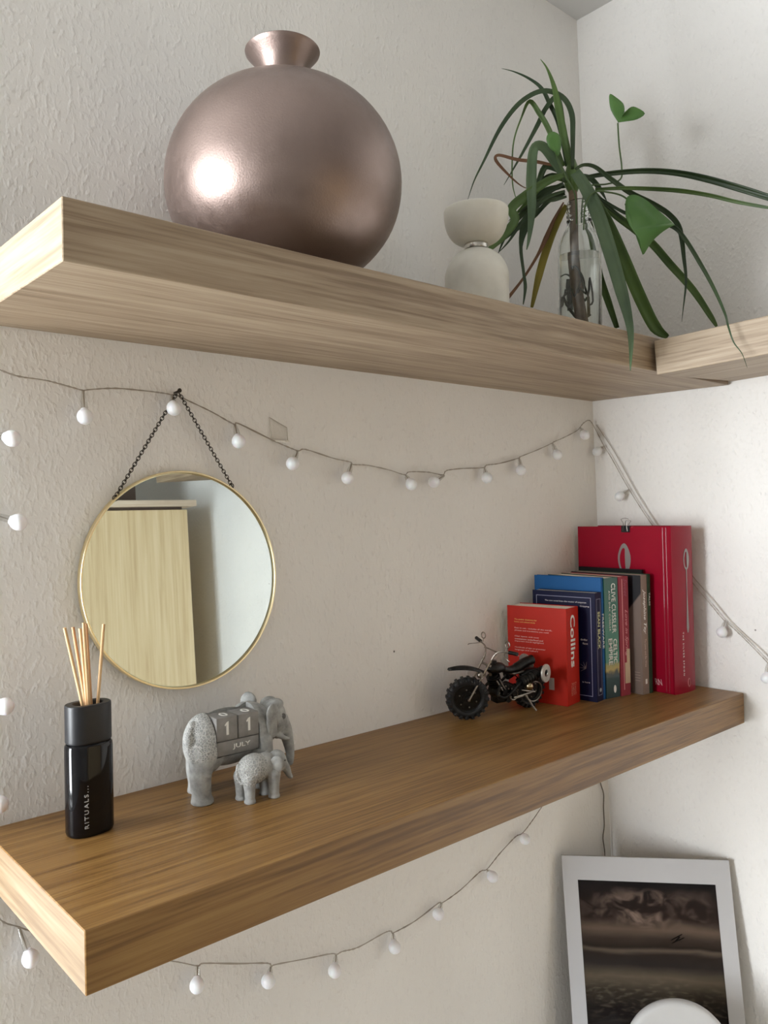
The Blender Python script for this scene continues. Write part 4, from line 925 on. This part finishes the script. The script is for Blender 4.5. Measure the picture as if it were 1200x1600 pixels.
# ------------------------------------------------------------------ framed print leaning across the corner
CABZ=-.640
Lp=Vector((-.1735,-.013,-.2920)); Rp=Vector((-.0060,-.2245,-.2862))
ux=(Rp-Lp).normalized(); nrm=Vector((ux.y,-ux.x,0)).normalized()
if nrm.y>0: nrm=-nrm
tilt=.15
uz=(Vector((0,0,1))*math.cos(tilt)-nrm*math.sin(tilt)); uz=(uz-ux*uz.dot(ux)).normalized(); fn=ux.cross(uz).normalized(); fn=-fn if fn.dot(nrm)<0 else fn
PW=(Rp-Lp).length; PH=(-.2920-CABZ-.0005)/uz.z
BL=Lp-uz*PH
PM=Matrix(((ux.x,uz.x,fn.x,BL.x),(ux.y,uz.y,fn.y,BL.y),(ux.z,uz.z,fn.z,BL.z),(0,0,0,1)))
pt=bpy.data.objects.new('mounted_print',None); C.objects.link(pt); pt.matrix_world=PM
tag(pt,'white mounted print of a dark stormy seascape leaning in the corner','picture')
MATW=plain('mount_board',(.52,.52,.535),.6,var=.01)
IX0,IX1,IY0,IY1=.0245,PW-.0245,.050,PH-.0385
m=MB(); z0,z1=.0,.0030
for q in (((0,0),(IX0,PH)),((IX1,0),(PW,PH)),((IX0,0),(IX1,IY0)),((IX0,IY1),(IX1,PH))): m.box((*q[0],z0),(*q[1],z1))
m.obj('mount',MATW,pt,0)
MB().box((0,0,-.003),(PW,PH,0)).obj('backing_board',plain('grey_board',(.30,.28,.26),.8),pt,0)
m,tt,bs=nt('seascape_print'); bs.inputs['Roughness'].default_value=.6; bs.inputs['Specular IOR Level'].default_value=.12
v=coords(tt); sp=N(tt,'ShaderNodeSeparateXYZ'); tt.links.new(v,sp.inputs[0])
mr=N(tt,'ShaderNodeMapRange'); mr.inputs['From Min'].default_value=IY0; mr.inputs['From Max'].default_value=IY1; tt.links.new(sp.outputs['Y'],mr.inputs['Value'])
nw=N(tt,'ShaderNodeTexNoise',Scale=9.0,Detail=5.0,Distortion=.6); mp=coords(tt,(1.0,3.2,1)); tt.links.new(mp,nw.inputs['Vector'])
ad=N(tt,'ShaderNodeMath',operation='MULTIPLY_ADD'); ad.inputs[1].default_value=.07; tt.links.new(nw.outputs['Fac'],ad.inputs[0]); sb=N(tt,'ShaderNodeMath',operation='SUBTRACT'); sb.inputs[1].default_value=.035; tt.links.new(mr.outputs[0],sb.inputs[0]); tt.links.new(sb.outputs[0],ad.inputs[2])
base=ramp(tt,[(.0,(.007,.005,.004)),(.24,(.008,.005,.0045)),(.345,(.035,.027,.018)),(.43,(.105,.082,.056)),(.50,(.024,.019,.017)),(.565,(.022,.015,.012)),(.590,(.10,.075,.055)),(.607,(.017,.011,.008)),(.655,(.040,.027,.020)),(.715,(.115,.080,.058)),(.775,(.018,.010,.008)),(.90,(.013,.007,.006)),(1,(.006,.005,.006))],ad.outputs[0])
# billowing cloud puffs in the upper part
cv=coords(tt,(1,1.25,1)); vo=N(tt,'ShaderNodeTexNoise',Scale=34.0,Detail=6.0,Roughness=.58,Distortion=.7); tt.links.new(cv,vo.inputs['Vector'])
cl=ramp(tt,[(.45,(0,0,0)),(.56,(.5,.5,.5)),(.68,(1,1,1))],vo.outputs['Fac'])
wz_=ramp(tt,[(.70,(0,0,0)),(.78,(1,1,1)),(.90,(.9,.9,.9)),(.97,(0,0,0))],mr.outputs[0])
wx=N(tt,'ShaderNodeMapRange'); wx.inputs['From Min'].default_value=IX0; wx.inputs['From Max'].default_value=IX1; tt.links.new(sp.outputs['X'],wx.inputs['Value'])
wxr=ramp(tt,[(.05,(.15,.15,.15)),(.3,(.6,.6,.6)),(.52,(1,1,1)),(.66,(.25,.25,.25)),(.85,(.35,.35,.35)),(1,(.05,.05,.05))],wx.outputs[0])
m1=N(tt,'ShaderNodeMath',operation='MULTIPLY'); tt.links.new(cl.outputs[0],m1.inputs[0]); tt.links.new(wz_.outputs[0],m1.inputs[1])
m2=N(tt,'ShaderNodeMath',operation='MULTIPLY'); tt.links.new(m1.outputs[0],m2.inputs[0]); tt.links.new(wxr.outputs[0],m2.inputs[1])
mx=N(tt,'ShaderNodeMix',data_type='RGBA'); tt.links.new(m2.outputs[0],mx.inputs['Factor']); tt.links.new(base.outputs[0],mx.inputs['A']); mx.inputs['B'].default_value=(.30,.215,.17,1)
# glitter on the water
gn=N(tt,'ShaderNodeTexNoise',Scale=120.0,Detail=4.0); gv=coords(tt,(.6,1.6,1)); tt.links.new(gv,gn.inputs['Vector'])
gr=ramp(tt,[(.50,(0,0,0)),(.72,(1,1,1))],gn.outputs['Fac']); gz=ramp(tt,[(.14,(0,0,0)),(.30,(.5,.5,.5)),(.40,(.35,.35,.35)),(.47,(0,0,0))],mr.outputs[0])
g1=N(tt,'ShaderNodeMath',operation='MULTIPLY'); tt.links.new(gr.outputs[0],g1.inputs[0]); tt.links.new(gz.outputs[0],g1.inputs[1])
mx2=N(tt,'ShaderNodeMix',data_type='RGBA'); tt.links.new(g1.outputs[0],mx2.inputs['Factor']); tt.links.new(mx.outputs['Result'],mx2.inputs['A']); mx2.inputs['B'].default_value=(.17,.14,.10,1)
tt.links.new(mx2.outputs['Result'],bs.inputs['Base Color'])
pic=MB().box((IX0-.002,IY0-.002,.0002),(IX1+.002,IY1+.002,.0012)).obj('print',m,pt,0)
# tiny biplane printed against the pale sky
INK=plain('ink_black',(.004,.003,.003),.9,spec=.0)
px0,py0=IX0+.70*(IX1-IX0),IY0+.675*(IY1-IY0)
m=MB()
for (x0,y0_,x1,y1_,w_) in ((-.011,-.004,.007,.006,.0016),(-.010,-.0085,.010,.001,.0016),(-.005,-.006,.003,.002,.0022),(-.003,.001,.005,-.006,.0010)):
    d=Vector((x1-x0,y1_-y0_)).normalized(); q=Vector((-d.y,d.x))*w_/2
    m.add([(px0+x0-q.x,py0+y0_-q.y,.0016),(px0+x0+q.x,py0+y0_+q.y,.0016),(px0+x1+q.x,py0+y1_+q.y,.0016),(px0+x1-q.x,py0+y1_-q.y,.0016)],[(0,1,2,3)])
m.obj('biplane_print',INK,pt,0)
# crinkled clear sleeve
m=MB(); nx,ny=24,30; vs=[];fs=[]
for j in range(ny+1):
    for i in range(nx+1):
        X=PW*i/nx*1.004-.0005; Y=PH*j/ny*1.004
        zz=.0040+.0016*noise.noise(Vector((X*22,Y*26,3)))+.001*noise.noise(Vector((X*60,Y*50,9)))
        vs.append((X,Y,zz))
for j in range(ny):
    for i in range(nx): q=j*(nx+1)+i; fs.append((q,q+1,q+nx+2,q+nx+1))
m.add(vs,fs); m.obj('clear_sleeve',film('clear_sleeve',.012,.07),pt,80)

# white round lamp in front of the print
lc=Vector((-.1755,-.2135,-.5285)); fd_=Vector((-.72,-.69,.0)).normalized()
lp=thing('round_lamp','white round disc-shaped lamp head in front of the leaning print','lamp',(lc.x,lc.y,CABZ))
WL=plain('white_satin',(.50,.50,.50),.6,var=.01,spec=.2)
q=Vector((0,0,1)).rotation_difference(fd_).to_matrix().to_4x4()
M=Matrix.Translation((0,0,lc.z-CABZ))@q
rl=.0775
MB().lathe([(0,.012),(rl-.012,.0120),(rl-.006,.0117),(rl-.003,.0112),(rl-.001,.0100),(rl,.0075),(rl+.0005,.004),(rl-.001,-.004),(rl-.006,-.009),(0,-.011)],72,M=M).obj('lamp_head',WL,lp)
MB().cyl((0,0,.010),(0,0,lc.z-CABZ-rl+.004),.006,16).obj('stem',WL,lp)
MB().lathe([(0,0),(.045,0),(.047,.002),(.047,.008),(.044,.011),(0,.012)],40).obj('foot',WL,lp)
# cabinet carrying the print and the lamp (below the frame)
cb=thing('low_cabinet','low white cabinet in the corner carrying the print and lamp','cabinet',(0,0,FZ))
cx0,cx1,cy0,cy1,ch_=-.46,-.012,-.46,-.012,CABZ-FZ
MB().box((cx0,cy0,.06),(cx1,cy1,ch_-.018),.001,seg=1).box((cx0+.02,cy0+.03,0),(cx1-.02,cy1-.02,.06)).obj('carcass',WHITE,cb,0)
MB().box((cx0-.008,cy0-.010,ch_-.018),(cx1,cy1,ch_),.002).obj('top_panel',WHITE,cb)
for k in range(2):
    z0=.07+k*.25
    o=MB().box((cx0+.004,cy0-.016,z0),(cx1-.004,cy0,z0+.243),.002).obj('drawer',WHITE,cb)
    MB().lathe([(0,0),(.006,0),(.006,.012),(.013,.018),(.013,.024),(0,.026)],20,M=Matrix.Translation(((cx0+cx1)/2,cy0-.016,z0+.13))@FRONT).obj('knob',BRASS,o)

# ------------------------------------------------------------------ wardrobe seen in the mirror, with a dark box on top
wx0,wx1,wy0,wy1=-.72,-.105,-2.35,-1.42; wt=.466
wd=thing('wardrobe','tall birch wardrobe against the right wall, seen only in the mirror','wardrobe',(0,0,FZ))
H=wt-FZ
MB().box((wx0,wy1-.018,0),(wx1,wy1,H-.030),.001,seg=1).box((wx0,wy0,0),(wx1,wy0+.018,H-.030),.001,seg=1).box((wx1-.012,wy0+.018,0),(wx1,wy1-.018,H-.03)).box((wx0+.02,wy0+.018,.0),(wx1-.012,wy1-.018,.08)).obj('side_panels',BIRCH,wd,0)
MB().box((wx0-.012,wy0-.010,H-.020),(wx1+.030,wy1+.010,H),.0015).obj('top_panel',wood('birch_top',(.55,.42,.30),(.66,.53,.40),(.74,.62,.48),'x',.45,.5),wd)
MB().box((wx0+.01,wy0+.02,H-.030),(wx1-.012,wy1-.012,H-.020)).obj('shadow_gap',DARKBOX,wd,0)
for k in range(2):
    a_,b2=wy0+.004+k*.463,wy0+.461+k*.463
    o=MB().box((wx0-.018,a_,.085),(wx0,b2,H-.034),.002).obj('door',BIRCH,wd)
    MB().cyl((wx0-.045,(b2-.05 if k==0 else a_+.05),.85),(wx0-.045,(b2-.05 if k==0 else a_+.05),1.0),.006,12).cyl((wx0-.045,(b2-.05 if k==0 else a_+.05),.87),(wx0-.018,(b2-.05 if k==0 else a_+.05),.87),.004,10).cyl((wx0-.045,(b2-.05 if k==0 else a_+.05),.98),(wx0-.018,(b2-.05 if k==0 else a_+.05),.98),.004,10).obj('handle',STEEL,o)
bxo=thing('storage_box','dark brown storage box standing on top of the wardrobe','box',(-.47,-1.72,wt))
MB().box((-.23,-.23,0),(.232,.22,.22),.004).obj('box_body',DARKBOX,bxo)
MB().box((-.236,-.236,.215),(.238,.226,.275),.004).obj('lid',DARKBOX,bxo)
